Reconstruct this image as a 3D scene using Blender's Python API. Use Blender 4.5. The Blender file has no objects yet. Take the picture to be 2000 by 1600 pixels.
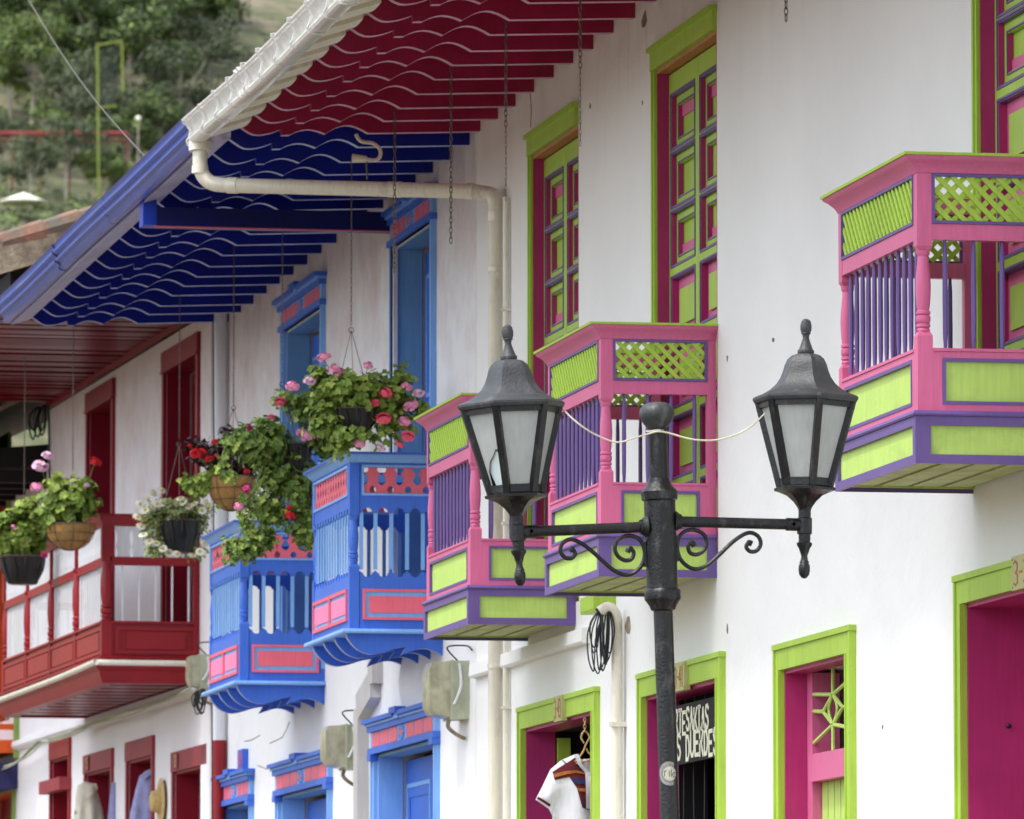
import bpy, bmesh, math, random
from math import sin, cos, pi, radians, sqrt, atan2
from mathutils import Vector, Matrix
random.seed(7)
SC = bpy.context.scene
COL = SC.collection

# ---------------------------------------------------------------- camera
EYE = 1.6
FPX = 14000.0                      # focal length in pixels of a 2000 px wide picture
YAW, PITCH = radians(10.41), radians(5.345)
cam_d = bpy.data.cameras.new('camera')
cam = bpy.data.objects.new('camera', cam_d)
COL.objects.link(cam)
cam.location = (0, 0, EYE)
cam.rotation_euler = (pi / 2 + PITCH, 0, -YAW)
cam_d.sensor_width = 36
cam_d.lens = 36 * FPX / 2000
cam_d.clip_start = 1
cam_d.clip_end = 3000
cam_d.dof.use_dof = True
cam_d.dof.focus_distance = 36
cam_d.dof.aperture_fstop = 9.5
SC.camera = cam

# ---------------------------------------------------------------- world and sun
SUNV = Vector((-1.0, -0.42, 2.12)).normalized()      # direction towards the sun
w = bpy.data.worlds.new('World')
SC.world = w
w.use_nodes = True
nt = w.node_tree
bg = nt.nodes['Background']
sky = nt.nodes.new('ShaderNodeTexSky')
sky.sky_type = 'NISHITA'
sky.sun_disc = False
sky.sun_elevation = math.asin(SUNV.z)
sky.sun_rotation = atan2(SUNV.x, SUNV.y)
sky.air_density = 1.0
sky.dust_density = 3.0
sky.ozone_density = 1.0
hs = nt.nodes.new('ShaderNodeHueSaturation')       # thin bright haze: the sky is paler than clear blue
hs.inputs['Saturation'].default_value = 0.5
nt.links.new(sky.outputs[0], hs.inputs['Color'])
nt.links.new(hs.outputs[0], bg.inputs[0])
bg.inputs[1].default_value = 0.15
sun_d = bpy.data.lights.new('sun', 'SUN')
sun_d.energy = 0.8
sun_d.angle = radians(3)
sun_d.color = (1.0, 0.96, 0.9)
sun = bpy.data.objects.new('sun', sun_d)
COL.objects.link(sun)
sun.rotation_euler = SUNV.to_track_quat('Z', 'Y').to_euler()
SC.view_settings.view_transform = 'Standard'
SC.view_settings.look = 'None'
SC.view_settings.gamma = 1
SC.view_settings.exposure = 1.34

# ---------------------------------------------------------------- materials
def lin(c):
    c = c / 255.0
    return c / 12.92 if c <= 0.04045 else ((c + 0.055) / 1.055) ** 2.4

MATS = {}
def paint(name, rgb, rough=0.5, var=0.12, scale=3.0, bump=0.15, bscale=40.0, metal=0.0, spec=0.4,
          stain=None, stain_amt=0.0, stain_scale=(1, 1, 1), chip=0.3, slo=0.55):
    m = bpy.data.materials.new(name)
    m.use_nodes = True
    t = m.node_tree
    N, L = t.nodes, t.links
    b = N['Principled BSDF']
    b.inputs['Roughness'].default_value = rough
    b.inputs['Metallic'].default_value = metal
    b.inputs['Specular IOR Level'].default_value = spec
    base = [lin(x) for x in rgb]
    tc = N.new('ShaderNodeTexCoord')
    geo = N.new('ShaderNodeNewGeometry')
    n1 = N.new('ShaderNodeTexNoise'); n1.inputs['Scale'].default_value = scale; n1.inputs['Detail'].default_value = 6
    L.new(geo.outputs['Position'], n1.inputs['Vector'])
    mr = N.new('ShaderNodeMapRange')
    mr.inputs[1].default_value = 0.3; mr.inputs[2].default_value = 0.7
    mr.inputs[3].default_value = 1 - var; mr.inputs[4].default_value = 1 + var * 0.6
    L.new(n1.outputs[0], mr.inputs[0])
    mul = N.new('ShaderNodeMix'); mul.data_type = 'RGBA'; mul.blend_type = 'MULTIPLY'; mul.inputs[0].default_value = 1
    mul.inputs[6].default_value = (*base, 1)
    L.new(mr.outputs[0], mul.inputs[7])
    out = mul.outputs[2]
    if chip and bump:            # knocks, specks and thin brush marks in the coat
        nc = N.new('ShaderNodeTexNoise'); nc.inputs['Scale'].default_value = 17; nc.inputs['Detail'].default_value = 9; nc.inputs['Roughness'].default_value = 0.75
        L.new(geo.outputs['Position'], nc.inputs['Vector'])
        rc = N.new('ShaderNodeMapRange'); rc.inputs[1].default_value = 0.66; rc.inputs[2].default_value = 0.72; rc.inputs[3].default_value = 1; rc.inputs[4].default_value = 1 - chip * 1.6
        L.new(nc.outputs[0], rc.inputs[0])
        mpb = N.new('ShaderNodeMapping'); mpb.inputs['Scale'].default_value = (60, 60, 5)
        L.new(geo.outputs['Position'], mpb.inputs[0])
        nb_ = N.new('ShaderNodeTexNoise'); nb_.inputs['Scale'].default_value = 1; nb_.inputs['Detail'].default_value = 3
        L.new(mpb.outputs[0], nb_.inputs['Vector'])
        rb = N.new('ShaderNodeMapRange'); rb.inputs[1].default_value = 0.3; rb.inputs[2].default_value = 0.7; rb.inputs[3].default_value = 0.93; rb.inputs[4].default_value = 1.05
        L.new(nb_.outputs[0], rb.inputs[0])
        mm0 = N.new('ShaderNodeMath'); mm0.operation = 'MULTIPLY'; L.new(rc.outputs[0], mm0.inputs[0]); L.new(rb.outputs[0], mm0.inputs[1])
        mc = N.new('ShaderNodeMix'); mc.data_type = 'RGBA'; mc.blend_type = 'MULTIPLY'; mc.inputs[0].default_value = 1
        L.new(out, mc.inputs[6]); L.new(mm0.outputs[0], mc.inputs[7]); out = mc.outputs[2]
    if stain:
        mp = N.new('ShaderNodeMapping'); mp.inputs['Scale'].default_value = stain_scale
        L.new(geo.outputs['Position'], mp.inputs[0])
        n2 = N.new('ShaderNodeTexNoise'); n2.inputs['Scale'].default_value = 1.0; n2.inputs['Detail'].default_value = 8
        n2.inputs['Roughness'].default_value = 0.65
        L.new(mp.outputs[0], n2.inputs['Vector'])
        m2 = N.new('ShaderNodeMapRange'); m2.inputs[1].default_value = slo; m2.inputs[2].default_value = slo + 0.23
        m2.inputs[3].default_value = 0; m2.inputs[4].default_value = stain_amt
        L.new(n2.outputs[0], m2.inputs[0])
        mx = N.new('ShaderNodeMix'); mx.data_type = 'RGBA'
        L.new(m2.outputs[0], mx.inputs[0])
        L.new(out, mx.inputs[6])
        mx.inputs[7].default_value = (*[lin(x) for x in stain], 1)
        out = mx.outputs[2]
    L.new(out, b.inputs['Base Color'])
    if bump:
        n3 = N.new('ShaderNodeTexNoise'); n3.inputs['Scale'].default_value = bscale; n3.inputs['Detail'].default_value = 5
        L.new(geo.outputs['Position'], n3.inputs['Vector'])
        bp = N.new('ShaderNodeBump'); bp.inputs['Strength'].default_value = bump; bp.inputs['Distance'].default_value = 0.01
        L.new(n3.outputs[0], bp.inputs['Height'])
        L.new(bp.outputs[0], b.inputs['Normal'])
    MATS[name] = m
    return m

def wallmat(name, rgb, upper=None):
    """lime-washed plaster: hand-trowelled waves, drips of dirt, chips"""
    m = paint(name, rgb, rough=0.85, var=0.05, scale=0.9, bump=0, spec=0.2, stain=(112, 102, 92), stain_amt=0.38,
              stain_scale=(9, 9, 0.55))
    t = m.node_tree; N, L = t.nodes, t.links
    b = N['Principled BSDF']
    geo = N.new('ShaderNodeNewGeometry')
    # rain streaks live just under the eaves: limit them by height
    sep = N.new('ShaderNodeSeparateXYZ'); L.new(geo.outputs['Position'], sep.inputs[0])
    hr = N.new('ShaderNodeMapRange'); hr.inputs[1].default_value = 7.0; hr.inputs[2].default_value = 8.0
    hr.inputs[3].default_value = 0.05; hr.inputs[4].default_value = 0.85
    L.new(sep.outputs[2], hr.inputs[0])
    for n in N:
        if n.bl_idname == 'ShaderNodeMix' and n.blend_type == 'MIX':
            src = n.inputs[0].links[0].from_socket
            mm = N.new('ShaderNodeMath'); mm.operation = 'MULTIPLY'
            L.new(src, mm.inputs[0]); L.new(hr.outputs[0], mm.inputs[1])
            L.new(mm.outputs[0], n.inputs[0])
            mixn = n
    if upper:       # pinkish bounced light, painted into the colour of the upper storey
        n4 = N.new('ShaderNodeTexNoise'); n4.inputs['Scale'].default_value = 2.2; n4.inputs['Detail'].default_value = 9
        n4.inputs['Roughness'].default_value = 0.7
        L.new(geo.outputs['Position'], n4.inputs['Vector'])
        h2 = N.new('ShaderNodeMapRange'); h2.inputs[1].default_value = 5.9; h2.inputs[2].default_value = 7.6
        h2.inputs[3].default_value = -0.15; h2.inputs[4].default_value = 0.6
        L.new(sep.outputs[2], h2.inputs[0])
        ad = N.new('ShaderNodeMath'); ad.operation = 'ADD'; ad.use_clamp = True
        m5 = N.new('ShaderNodeMapRange'); m5.inputs[1].default_value = 0.35; m5.inputs[2].default_value = 0.65
        m5.inputs[3].default_value = -0.35; m5.inputs[4].default_value = 0.3
        L.new(n4.outputs[0], m5.inputs[0])
        L.new(m5.outputs[0], ad.inputs[0]); L.new(h2.outputs[0], ad.inputs[1])
        mx = N.new('ShaderNodeMix'); mx.data_type = 'RGBA'
        L.new(ad.outputs[0], mx.inputs[0])
        L.new(mixn.outputs[2], mx.inputs[6]); mx.inputs[7].default_value = (*[lin(x) for x in upper], 1)
        L.new(mx.outputs[2], b.inputs['Base Color'])
    na = N.new('ShaderNodeTexNoise'); na.inputs['Scale'].default_value = 1.3; na.inputs['Detail'].default_value = 3
    nb = N.new('ShaderNodeTexNoise'); nb.inputs['Scale'].default_value = 26; nb.inputs['Detail'].default_value = 6
    L.new(geo.outputs['Position'], na.inputs['Vector']); L.new(geo.outputs['Position'], nb.inputs['Vector'])
    b1 = N.new('ShaderNodeBump'); b1.inputs['Strength'].default_value = 0.55; b1.inputs['Distance'].default_value = 0.09
    b2 = N.new('ShaderNodeBump'); b2.inputs['Strength'].default_value = 0.35; b2.inputs['Distance'].default_value = 0.01
    L.new(na.outputs[0], b1.inputs['Height']); L.new(nb.outputs[0], b2.inputs['Height'])
    L.new(b1.outputs[0], b2.inputs['Normal']); L.new(b2.outputs[0], b.inputs['Normal'])
    return m

WALL = wallmat('white_plaster', (233, 234, 232))
WALLB = wallmat('white_plaster_blue_house', (231, 232, 233), upper=(204, 184, 182))
WALLR = wallmat('white_plaster_red_house', (228, 226, 228), upper=(206, 190, 188))
LIME = paint('lime_paint', (168, 202, 72), 0.42, 0.07, 2.5, 0.12, stain=(110, 135, 45), stain_amt=0.35, stain_scale=(14, 14, 3))
LIMEP = paint('pale_lime_paint', (184, 214, 108), 0.5, 0.06, 4, 0.15, stain=(110, 140, 60), stain_amt=0.3, stain_scale=(12, 3, 12))
SLAT = paint('faded_lime_slats', (196, 206, 150), 0.7, 0.2, 5, 0.2, stain=(150, 180, 60), stain_amt=0.8, stain_scale=(6, 1.5, 6))
PINK = paint('pink_paint', (210, 104, 148), 0.42, 0.06, 3, 0.1)
PURP = paint('purple_paint', (104, 82, 146), 0.42, 0.08, 3, 0.1)
MAG = paint('magenta_paint', (178, 48, 114), 0.4, 0.12, 3, 0.1, stain=(140, 36, 86), stain_amt=0.5, stain_scale=(8, 8, 1.2))
CRIM = paint('crimson_paint', (160, 28, 76), 0.38, 0.16, 4, 0.12, stain=(110, 24, 40), stain_amt=0.5, stain_scale=(2, 14, 9))
LILAC = paint('lilac_edge_paint', (176, 186, 226), 0.45, 0.15, 5, 0.1, stain=(90, 90, 120), stain_amt=0.6, stain_scale=(8, 8, 8))
LILACR = paint('mauve_edge_paint', (196, 150, 178), 0.45, 0.2, 5, 0.1, stain=(150, 60, 90), stain_amt=0.8, stain_scale=(7, 7, 7))
NAVY = paint('navy_paint', (12, 30, 142), 0.36, 0.2, 4, 0.1, stain=(8, 20, 90), stain_amt=0.6, stain_scale=(2, 9, 9))
BLUE = paint('blue_paint', (62, 110, 212), 0.38, 0.08, 3, 0.1, stain=(36, 70, 170), stain_amt=0.4, stain_scale=(7, 7, 2))
LBLUE = paint('light_blue_paint', (126, 176, 238), 0.4, 0.08, 3, 0.1)
TEAL = paint('steel_blue_paint', (116, 162, 196), 0.42, 0.12, 3, 0.15, stain=(70, 120, 170), stain_amt=0.5, stain_scale=(7, 7, 1.4))
CORAL = paint('coral_paint', (232, 104, 124), 0.42, 0.08, 4, 0.1)
BPINK = paint('bright_pink_paint', (240, 130, 176), 0.42, 0.05, 4, 0.1)
RED = paint('red_paint', (146, 20, 32), 0.4, 0.12, 4, 0.12, stain=(120, 30, 30), stain_amt=0.45, stain_scale=(6, 6, 2))
DRED = paint('dark_red_paint', (134, 14, 40), 0.4, 0.14, 4, 0.12)
SOFR = paint('red_soffit_boards', (122, 14, 34), 0.3, 0.3, 6, 0.1, stain=(160, 96, 108), stain_amt=0.6, stain_scale=(0.7, 6, 2))
BRICKR = paint('faded_red_paint', (142, 46, 56), 0.55, 0.14, 4, 0.15)
WSLAT = paint('white_slats', (224, 226, 230), 0.5, 0.05, 4, 0.1)
ORANGE = paint('orange_paint', (226, 92, 22), 0.45, 0.12, 4, 0.1)
OLIVE = paint('apple_green_paint', (136, 168, 84), 0.5, 0.14, 4, 0.15)
PVC = paint('white_pvc', (226, 222, 206), 0.22, 0.05, 4, 0.03, spec=0.6, stain=(120, 110, 80), stain_amt=0.45, stain_scale=(10, 10, 4))
PVCW = paint('bright_gutter_pvc', (232, 232, 230), 0.1, 0.04, 4, 0.02, spec=0.7, stain=(130, 125, 105), stain_amt=0.35, stain_scale=(9, 9, 9))
CREAM = paint('cream_tail_paint', (222, 216, 198), 0.45, 0.12, 6, 0.1, stain=(140, 120, 90), stain_amt=0.5, stain_scale=(9, 9, 9))
GUTB = paint('blue_sheet_gutter', (38, 82, 190), 0.3, 0.2, 5, 0.04, metal=0.1, spec=0.6, stain=(168, 180, 196), stain_amt=0.6, stain_scale=(14, 0.5, 34))
FASB = paint('pale_fascia', (170, 166, 190), 0.5, 0.12, 3, 0.1, stain=(130, 40, 80), stain_amt=0.5, stain_scale=(3, 1.2, 6))
IRON = paint('black_iron', (17, 19, 23), 0.36, 0.3, 20, 0.35, 90, spec=0.5, stain=(120, 120, 116), stain_amt=0.4, stain_scale=(26, 26, 9))
IRON2 = paint('weathered_iron_roof', (58, 61, 64), 0.5, 0.22, 14, 0.3, 90, spec=0.5, stain=(140, 140, 136), stain_amt=0.45, stain_scale=(14, 14, 6))
DBEAM = paint('dark_navy_paint', (9, 18, 96), 0.4, 0.2, 4, 0.1)
ROYAL = paint('royal_blue_paint', (24, 58, 176), 0.4, 0.15, 4, 0.1)
CHAIN = paint('rusty_chain', (112, 102, 96), 0.45, 0.4, 30, 0, metal=0.6)
WIRE = paint('pale_wire', (206, 200, 180), 0.5, 0.1, 9, 0)
BLK = paint('black_cable', (38, 42, 46), 0.45, 0.2, 9, 0)
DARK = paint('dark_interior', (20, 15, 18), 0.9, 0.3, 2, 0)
TILE = paint('clay_tile', (152, 108, 90), 0.9, 0.45, 7, 0.9, 30, stain=(104, 98, 86), stain_amt=1.0, stain_scale=(5, 5, 5), slo=0.36)
MORT = paint('lime_mortar', (160, 146, 124), 0.9, 0.35, 12, 0.9, 40, stain=(96, 84, 70), stain_amt=0.8, stain_scale=(8, 8, 8), slo=0.42)
COIR = paint('coir_liner', (168, 128, 74), 0.95, 0.25, 25, 0.9, 120)
BPOT = paint('black_liner', (30, 31, 34), 0.38, 0.3, 20, 0.5, 60)
LEAF = paint('geranium_leaf', (116, 142, 58), 0.5, 0.4, 22, 0.1, spec=0.3)
LEAFD = paint('ivy_geranium_leaf', (106, 134, 58), 0.5, 0.4, 22, 0.1, spec=0.3)
LEAFY = paint('young_leaf', (158, 180, 84), 0.5, 0.3, 22, 0.1, spec=0.3)
BEGO = paint('bronze_leaf', (58, 26, 30), 0.35, 0.4, 22, 0.1)
STEM = paint('stem', (128, 142, 72), 0.6, 0.2, 20, 0)
FPINK = paint('pink_petal', (246, 160, 198), 0.6, 0.15, 60, 0)
FPALE = paint('pale_pink_petal', (238, 196, 222), 0.6, 0.12, 60, 0)
FHOT = paint('hot_pink_petal', (240, 92, 118), 0.6, 0.15, 60, 0)
FRED = paint('red_petal', (206, 22, 34), 0.6, 0.2, 60, 0)
FWHITE = paint('white_petal', (236, 236, 214), 0.6, 0.06, 60, 0)
FYEL = paint('yellow_centre', (220, 190, 60), 0.7, 0.2, 60, 0)
METER = paint('meter_box', (178, 184, 160), 0.45, 0.12, 8, 0.1, stain=(120, 116, 88), stain_amt=0.5, stain_scale=(12, 12, 5))
DUCT = paint('grey_duct', (196, 193, 190), 0.5, 0.1, 4, 0.1)
METERC = paint('yellowed_cover', (172, 170, 144), 0.25, 0.3, 12, 0.2, spec=0.7, stain=(120, 112, 88), stain_amt=0.6, stain_scale=(12, 12, 5))
GLASS = paint('frosted_pane', (174, 180, 178), 0.35, 0.06, 9, 0.05, spec=0.5, stain=(110, 104, 88), stain_amt=0.5, stain_scale=(14, 14, 5))
GLASSB = paint('bright_shard', (214, 230, 232), 0.2, 0.05, 9, 0.0, spec=0.7)
SIGN = paint('sign_board', (34, 32, 36), 0.6, 0.15, 5, 0.05, spec=0.15)
LETT = paint('sign_letters', (232, 232, 206), 0.5, 0.05, 9, 0.05)
CLOTH = paint('white_cotton', (226, 226, 236), 0.9, 0.04, 9, 0.3, 25)
WOOL = paint('cream_wool', (224, 220, 204), 0.95, 0.08, 18, 0.7, 60)
BCLOTH = paint('lavender_cloth', (156, 160, 206), 0.95, 0.16, 14, 0.5, 50)
BRID = paint('maroon_cloth', (96, 24, 38), 0.9, 0.2, 30, 0.3, 60)
OCH = paint('ochre_cloth', (168, 104, 46), 0.9, 0.3, 50, 0.3, 60)
INDI = paint('indigo_cloth', (50, 48, 96), 0.9, 0.3, 50, 0.3, 60)
STRAW = paint('straw', (200, 172, 116), 0.9, 0.2, 30, 0.9, 120)
SKYB = paint('plate_ivory', (190, 188, 128), 0.4, 0.1, 20, 0.1)
RUST = paint('plate_digits', (170, 110, 60), 0.5, 0.2, 20, 0)

# ---------------------------------------------------------------- mesh builder
class MB:
    def __init__(s, M=None):
        s.v = []; s.f = []; s.m = []; s.M = M; s.nf = False
    def add(s, vs, fs, mi=0):
        o = len(s.v)
        if s.M: vs = [s.M(p) for p in vs]
        s.v.extend([tuple(p) for p in vs])
        for f in fs:
            s.f.append(tuple(o + i for i in f)); s.m.append(mi)
        return s
    def box(s, x0, x1, y0, y1, z0, z1, mi=0):
        if x0 > x1: x0, x1 = x1, x0
        if y0 > y1: y0, y1 = y1, y0
        if z0 > z1: z0, z1 = z1, z0
        vs = [(x0, y0, z0), (x1, y0, z0), (x1, y1, z0), (x0, y1, z0), (x0, y0, z1), (x1, y0, z1), (x1, y1, z1), (x0, y1, z1)]
        return s.add(vs, [(0, 3, 2, 1), (4, 5, 6, 7), (0, 1, 5, 4), (1, 2, 6, 5), (2, 3, 7, 6), (3, 0, 4, 7)], mi)
    def obox(s, a, b, w, h, mi=0, up=(0, 0, 1)):
        """bar from a to b with width w and height h"""
        a = Vector(a); b = Vector(b); d = (b - a).normalized(); u = Vector(up)
        sd = d.cross(u)
        if sd.length < 1e-4: sd = d.cross(Vector((1, 0, 0)))
        sd.normalize(); u = sd.cross(d).normalized()
        vs = []
        for p in (a, b):
            for i, j in ((-1, -1), (1, -1), (1, 1), (-1, 1)):
                vs.append(p + sd * (w / 2 * i) + u * (h / 2 * j))
        return s.add(vs, [(0, 1, 2, 3), (7, 6, 5, 4), (0, 4, 5, 1), (1, 5, 6, 2), (2, 6, 7, 3), (3, 7, 4, 0)], mi)
    def prism(s, pts, axis, a0, a1, mi=0, emi=None):
        """polygon in the plane across axis ('x','y','z'), extruded a0..a1; emi maps an edge index to a slot"""
        def p3(p, a):
            return {'y': (p[0], a, p[1]), 'x': (a, p[0], p[1]), 'z': (p[0], p[1], a)}[axis]
        n = len(pts)
        o = len(s.v)
        s.add([p3(p, a0) for p in pts] + [p3(p, a1) for p in pts], [tuple(range(n)), tuple(range(2 * n - 1, n - 1, -1))], mi)
        for i in range(n):
            j = (i + 1) % n
            s.f.append((o + i, o + j, o + n + j, o + n + i)); s.m.append(emi(i) if emi else mi)
        return s
    def tube(s, pts, r, n=8, mi=0, r2=None, cap=True):
        pts = [Vector(p) for p in pts]
        k = len(pts)
        up = None; vs = []
        for i, p in enumerate(pts):
            t = (pts[min(i + 1, k - 1)] - pts[max(i - 1, 0)])
            if t.length < 1e-9: t = Vector((0, 0, 1))
            t.normalize()
            if up is None:
                up = Vector((0, 0, 1)) if abs(t.z) < 0.9 else Vector((1, 0, 0))
            up = (up - t * up.dot(t)).normalized()
            sd = t.cross(up)
            rr = r if r2 is None else r + (r2 - r) * i / (k - 1)
            if isinstance(r, (list, tuple)): rr = r[i]
            for j in range(n):
                a = 2 * pi * j / n
                vs.append(p + up * (rr * cos(a)) + sd * (rr * sin(a)))
        fs = []
        for i in range(k - 1):
            for j in range(n):
                fs.append((i * n + j, i * n + (j + 1) % n, (i + 1) * n + (j + 1) % n, (i + 1) * n + j))
        if cap:
            fs.append(tuple(range(n - 1, -1, -1))); fs.append(tuple((k - 1) * n + j for j in range(n)))
        return s.add(vs, fs, mi)
    def lathe(s, prof, c=(0, 0, 0), n=16, ph=0.0, mi=0, cap=True, mat=None):
        """prof: (radius, z) list"""
        vs = []
        for r, z in prof:
            for j in range(n):
                a = 2 * pi * j / n + ph
                p = Vector((r * cos(a), r * sin(a), z))
                if mat is not None: p = mat @ p
                vs.append(p + Vector(c))
        k = len(prof); fs = []
        for i in range(k - 1):
            for j in range(n):
                fs.append((i * n + j, i * n + (j + 1) % n, (i + 1) * n + (j + 1) % n, (i + 1) * n + j))
        if cap:
            fs.append(tuple(range(n - 1, -1, -1))); fs.append(tuple((k - 1) * n + j for j in range(n)))
        return s.add(vs, fs, mi)
    def link(s, c, L, W, r, ang, mi=0, n=8):
        """one oval chain link hanging along z"""
        ring = []
        for i in range(n):
            a = 2 * pi * i / n
            ring.append((W / 2 * cos(a), L / 2 * sin(a)))
        vs = []; fs = []
        for i in range(n):
            x, z = ring[i]
            x2, z2 = ring[(i + 1) % n]
            a = 2 * pi * i / n
            nx, nz = cos(a), sin(a)
            for q in range(4):
                b = pi / 2 * q
                ox = nx * r * cos(b); oz = nz * r * cos(b); oy = r * sin(b)
                X = x + ox; Y = oy
                vs.append((c[0] + X * cos(ang) - Y * sin(ang), c[1] + X * sin(ang) + Y * cos(ang), c[2] + z + oz))
        for i in range(n):
            for q in range(4):
                fs.append((i * 4 + q, i * 4 + (q + 1) % 4, ((i + 1) % n) * 4 + (q + 1) % 4, ((i + 1) % n) * 4 + q))
        return s.add(vs, fs, mi)
    def build(s, name, mats, parent=None, loc=None, smooth=35, fix=True):
        me = bpy.data.meshes.new(name)
        me.from_pydata(s.v, [], s.f)
        if not isinstance(mats, (list, tuple)): mats = [mats]
        for m in mats: me.materials.append(m)
        me.polygons.foreach_set('material_index', s.m)
        if fix and len(s.f) < 60000:
            bm = bmesh.new(); bm.from_mesh(me)
            bmesh.ops.recalc_face_normals(bm, faces=bm.faces)
            bm.to_mesh(me); bm.free()
        if smooth:
            me.polygons.foreach_set('use_smooth', [True] * len(me.polygons))
            me.set_sharp_from_angle(angle=radians(smooth))
        me.update()
        o = bpy.data.objects.new(name, me)
        COL.objects.link(o)
        if parent:
            o.parent = parent
            if 'z0' in parent: o.location = (0, 0, -parent['z0'])
        if loc is not None: o.location = loc
        return o

def tag(o, label, cat, group=None):
    o['label'] = label; o['category'] = cat
    if group: o['group'] = group
    return o
def root(name, loc, label, cat, group=None, rz=0.0):
    o = bpy.data.objects.new(name, None)
    o.empty_display_size = 0.3
    COL.objects.link(o)
    o.location = loc; o.rotation_euler = (0, 0, rz)
    return tag(o, label, cat, group)
def structure(o):
    o['kind'] = 'structure'; return o
def dup(o, parent=None, loc=None):
    c = o.copy(); COL.objects.link(c)
    if parent is not None: c.parent = parent
    if loc is not None: c.location = loc
    for ch in list(o.children): dup(ch, c)
    return c
def crom(pts, k=6):
    """smooth path through the points"""
    P = [Vector(p) for p in pts]; out = []
    for i in range(len(P) - 1):
        a = P[max(i - 1, 0)]; b = P[i]; c = P[i + 1]; d = P[min(i + 2, len(P) - 1)]
        for j in range(k):
            t = j / k
            out.append(0.5 * ((2 * b) + (c - a) * t + (2 * a - 5 * b + 4 * c - d) * t * t + (3 * b - a - 3 * c + d) * t ** 3))
    out.append(P[-1]); return out

# ---------------------------------------------------------------- survey helpers (from the photo to metres)
XW = 8.4                              # the street wall stands 8.4 m to the right of the camera
_R = Vector((cos(YAW), -sin(YAW), 0))
_F = Vector((sin(YAW) * cos(PITCH), cos(YAW) * cos(PITCH), sin(PITCH)))
_U = _R.cross(_F)
def ray(px, py): return _R * ((px - 1000) / FPX) + _U * ((800 - py) / FPX) + _F
FP = (XW, 40.0, 0.0); FB = (XW, 53.0, 0.0); FR = (XW, 59.2, radians(1.75))   # pink-trim, blue, red house frames
def at(px, py, out=0.0, fr=FP):
    """position along the wall and height of a point lying 'out' metres in front of the wall"""
    d = ray(px, py); n = (-cos(fr[2]), -sin(fr[2])); t = (-sin(fr[2]), cos(fr[2]))
    k = (fr[0] * n[0] + fr[1] * n[1] + out) / (d.x * n[0] + d.y * n[1])
    x, y = d.x * k - fr[0], d.y * k - fr[1]
    return x * t[0] + y * t[1], EYE + d.z * k
def aty(px, py, Y):
    d = ray(px, py); k = Y / d.y
    return d.x * k, EYE + d.z * k
ZG = 1.25                              # pavement level along the houses

# ================================================================ ground
COBBLE = paint('street_paving', (96, 86, 72), 0.85, 0.2, 2.0, 0.6, 14)
PAVE = paint('pavement_concrete', (118, 108, 92), 0.85, 0.15, 1.5, 0.4, 20)
g = MB()
xs = [-260, -60, -10, 0.5, 2, 3.5, 5.0, 5.6]
zs = [-0.6, -0.2, -0.05, 0.0, 0.3, 0.75, 1.05, 1.10]
for i in range(len(xs) - 1):
    g.add([(xs[i], -60, zs[i]), (xs[i + 1], -60, zs[i + 1]), (xs[i + 1], 236, zs[i + 1]), (xs[i], 236, zs[i])], [(0, 1, 2, 3)])
g.add([(5.6, -60, 1.10), (260, -60, 1.10), (260, 236, 1.10), (5.6, 236, 1.10)], [(0, 1, 2, 3)])
structure(g.build('street', COBBLE, fix=False))
g = MB(); g.box(5.6, XW + 0.3, -20, 75, 1.0, ZG)
structure(g.build('pavement', PAVE))

# ================================================================ house builders
def wall(mb, s0, s1, z0, z1, T, ops, mi=0):
    """wall in a house frame (x = -out, y = along, z up), front face at x = 0, with real openings"""
    S = sorted({s0, s1, *[o[0] for o in ops], *[o[1] for o in ops]})
    Z = sorted({z0, z1, *[o[2] for o in ops], *[o[3] for o in ops]})
    S = [s for s in S if s0 <= s <= s1]; Z = [z for z in Z if z0 <= z <= z1]
    def solid(i, j):
        if i < 0 or j < 0 or i >= len(S) - 1 or j >= len(Z) - 1: return False
        c, d = (S[i] + S[i + 1]) / 2, (Z[j] + Z[j + 1]) / 2
        return not any(o[0] < c < o[1] and o[2] < d < o[3] for o in ops)
    for i in range(len(S) - 1):
        for j in range(len(Z) - 1):
            if not solid(i, j): continue
            a, b, c, d = S[i], S[i + 1], Z[j], Z[j + 1]
            mb.add([(0, a, c), (0, a, d), (0, b, d), (0, b, c)], [(0, 1, 2, 3)], mi)
            mb.add([(T, a, c), (T, b, c), (T, b, d), (T, a, d)], [(0, 1, 2, 3)], mi)
            if not solid(i - 1, j): mb.add([(0, a, c), (T, a, c), (T, a, d), (0, a, d)], [(0, 1, 2, 3)], mi)
            if not solid(i + 1, j): mb.add([(0, b, c), (0, b, d), (T, b, d), (T, b, c)], [(0, 1, 2, 3)], mi)
            if not solid(i, j - 1): mb.add([(0, a, c), (0, b, c), (T, b, c), (T, a, c)], [(0, 1, 2, 3)], mi)
            if not solid(i, j + 1): mb.add([(0, a, d), (T, a, d), (T, b, d), (0, b, d)], [(0, 1, 2, 3)], mi)
    return mb

def house_root(fr, label, s_mid=0.0, name='townhouse'):
    r = root(name, (fr[0], fr[1], ZG), label, 'house', rz=fr[2])
    r['z0'] = ZG
    return r

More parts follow.
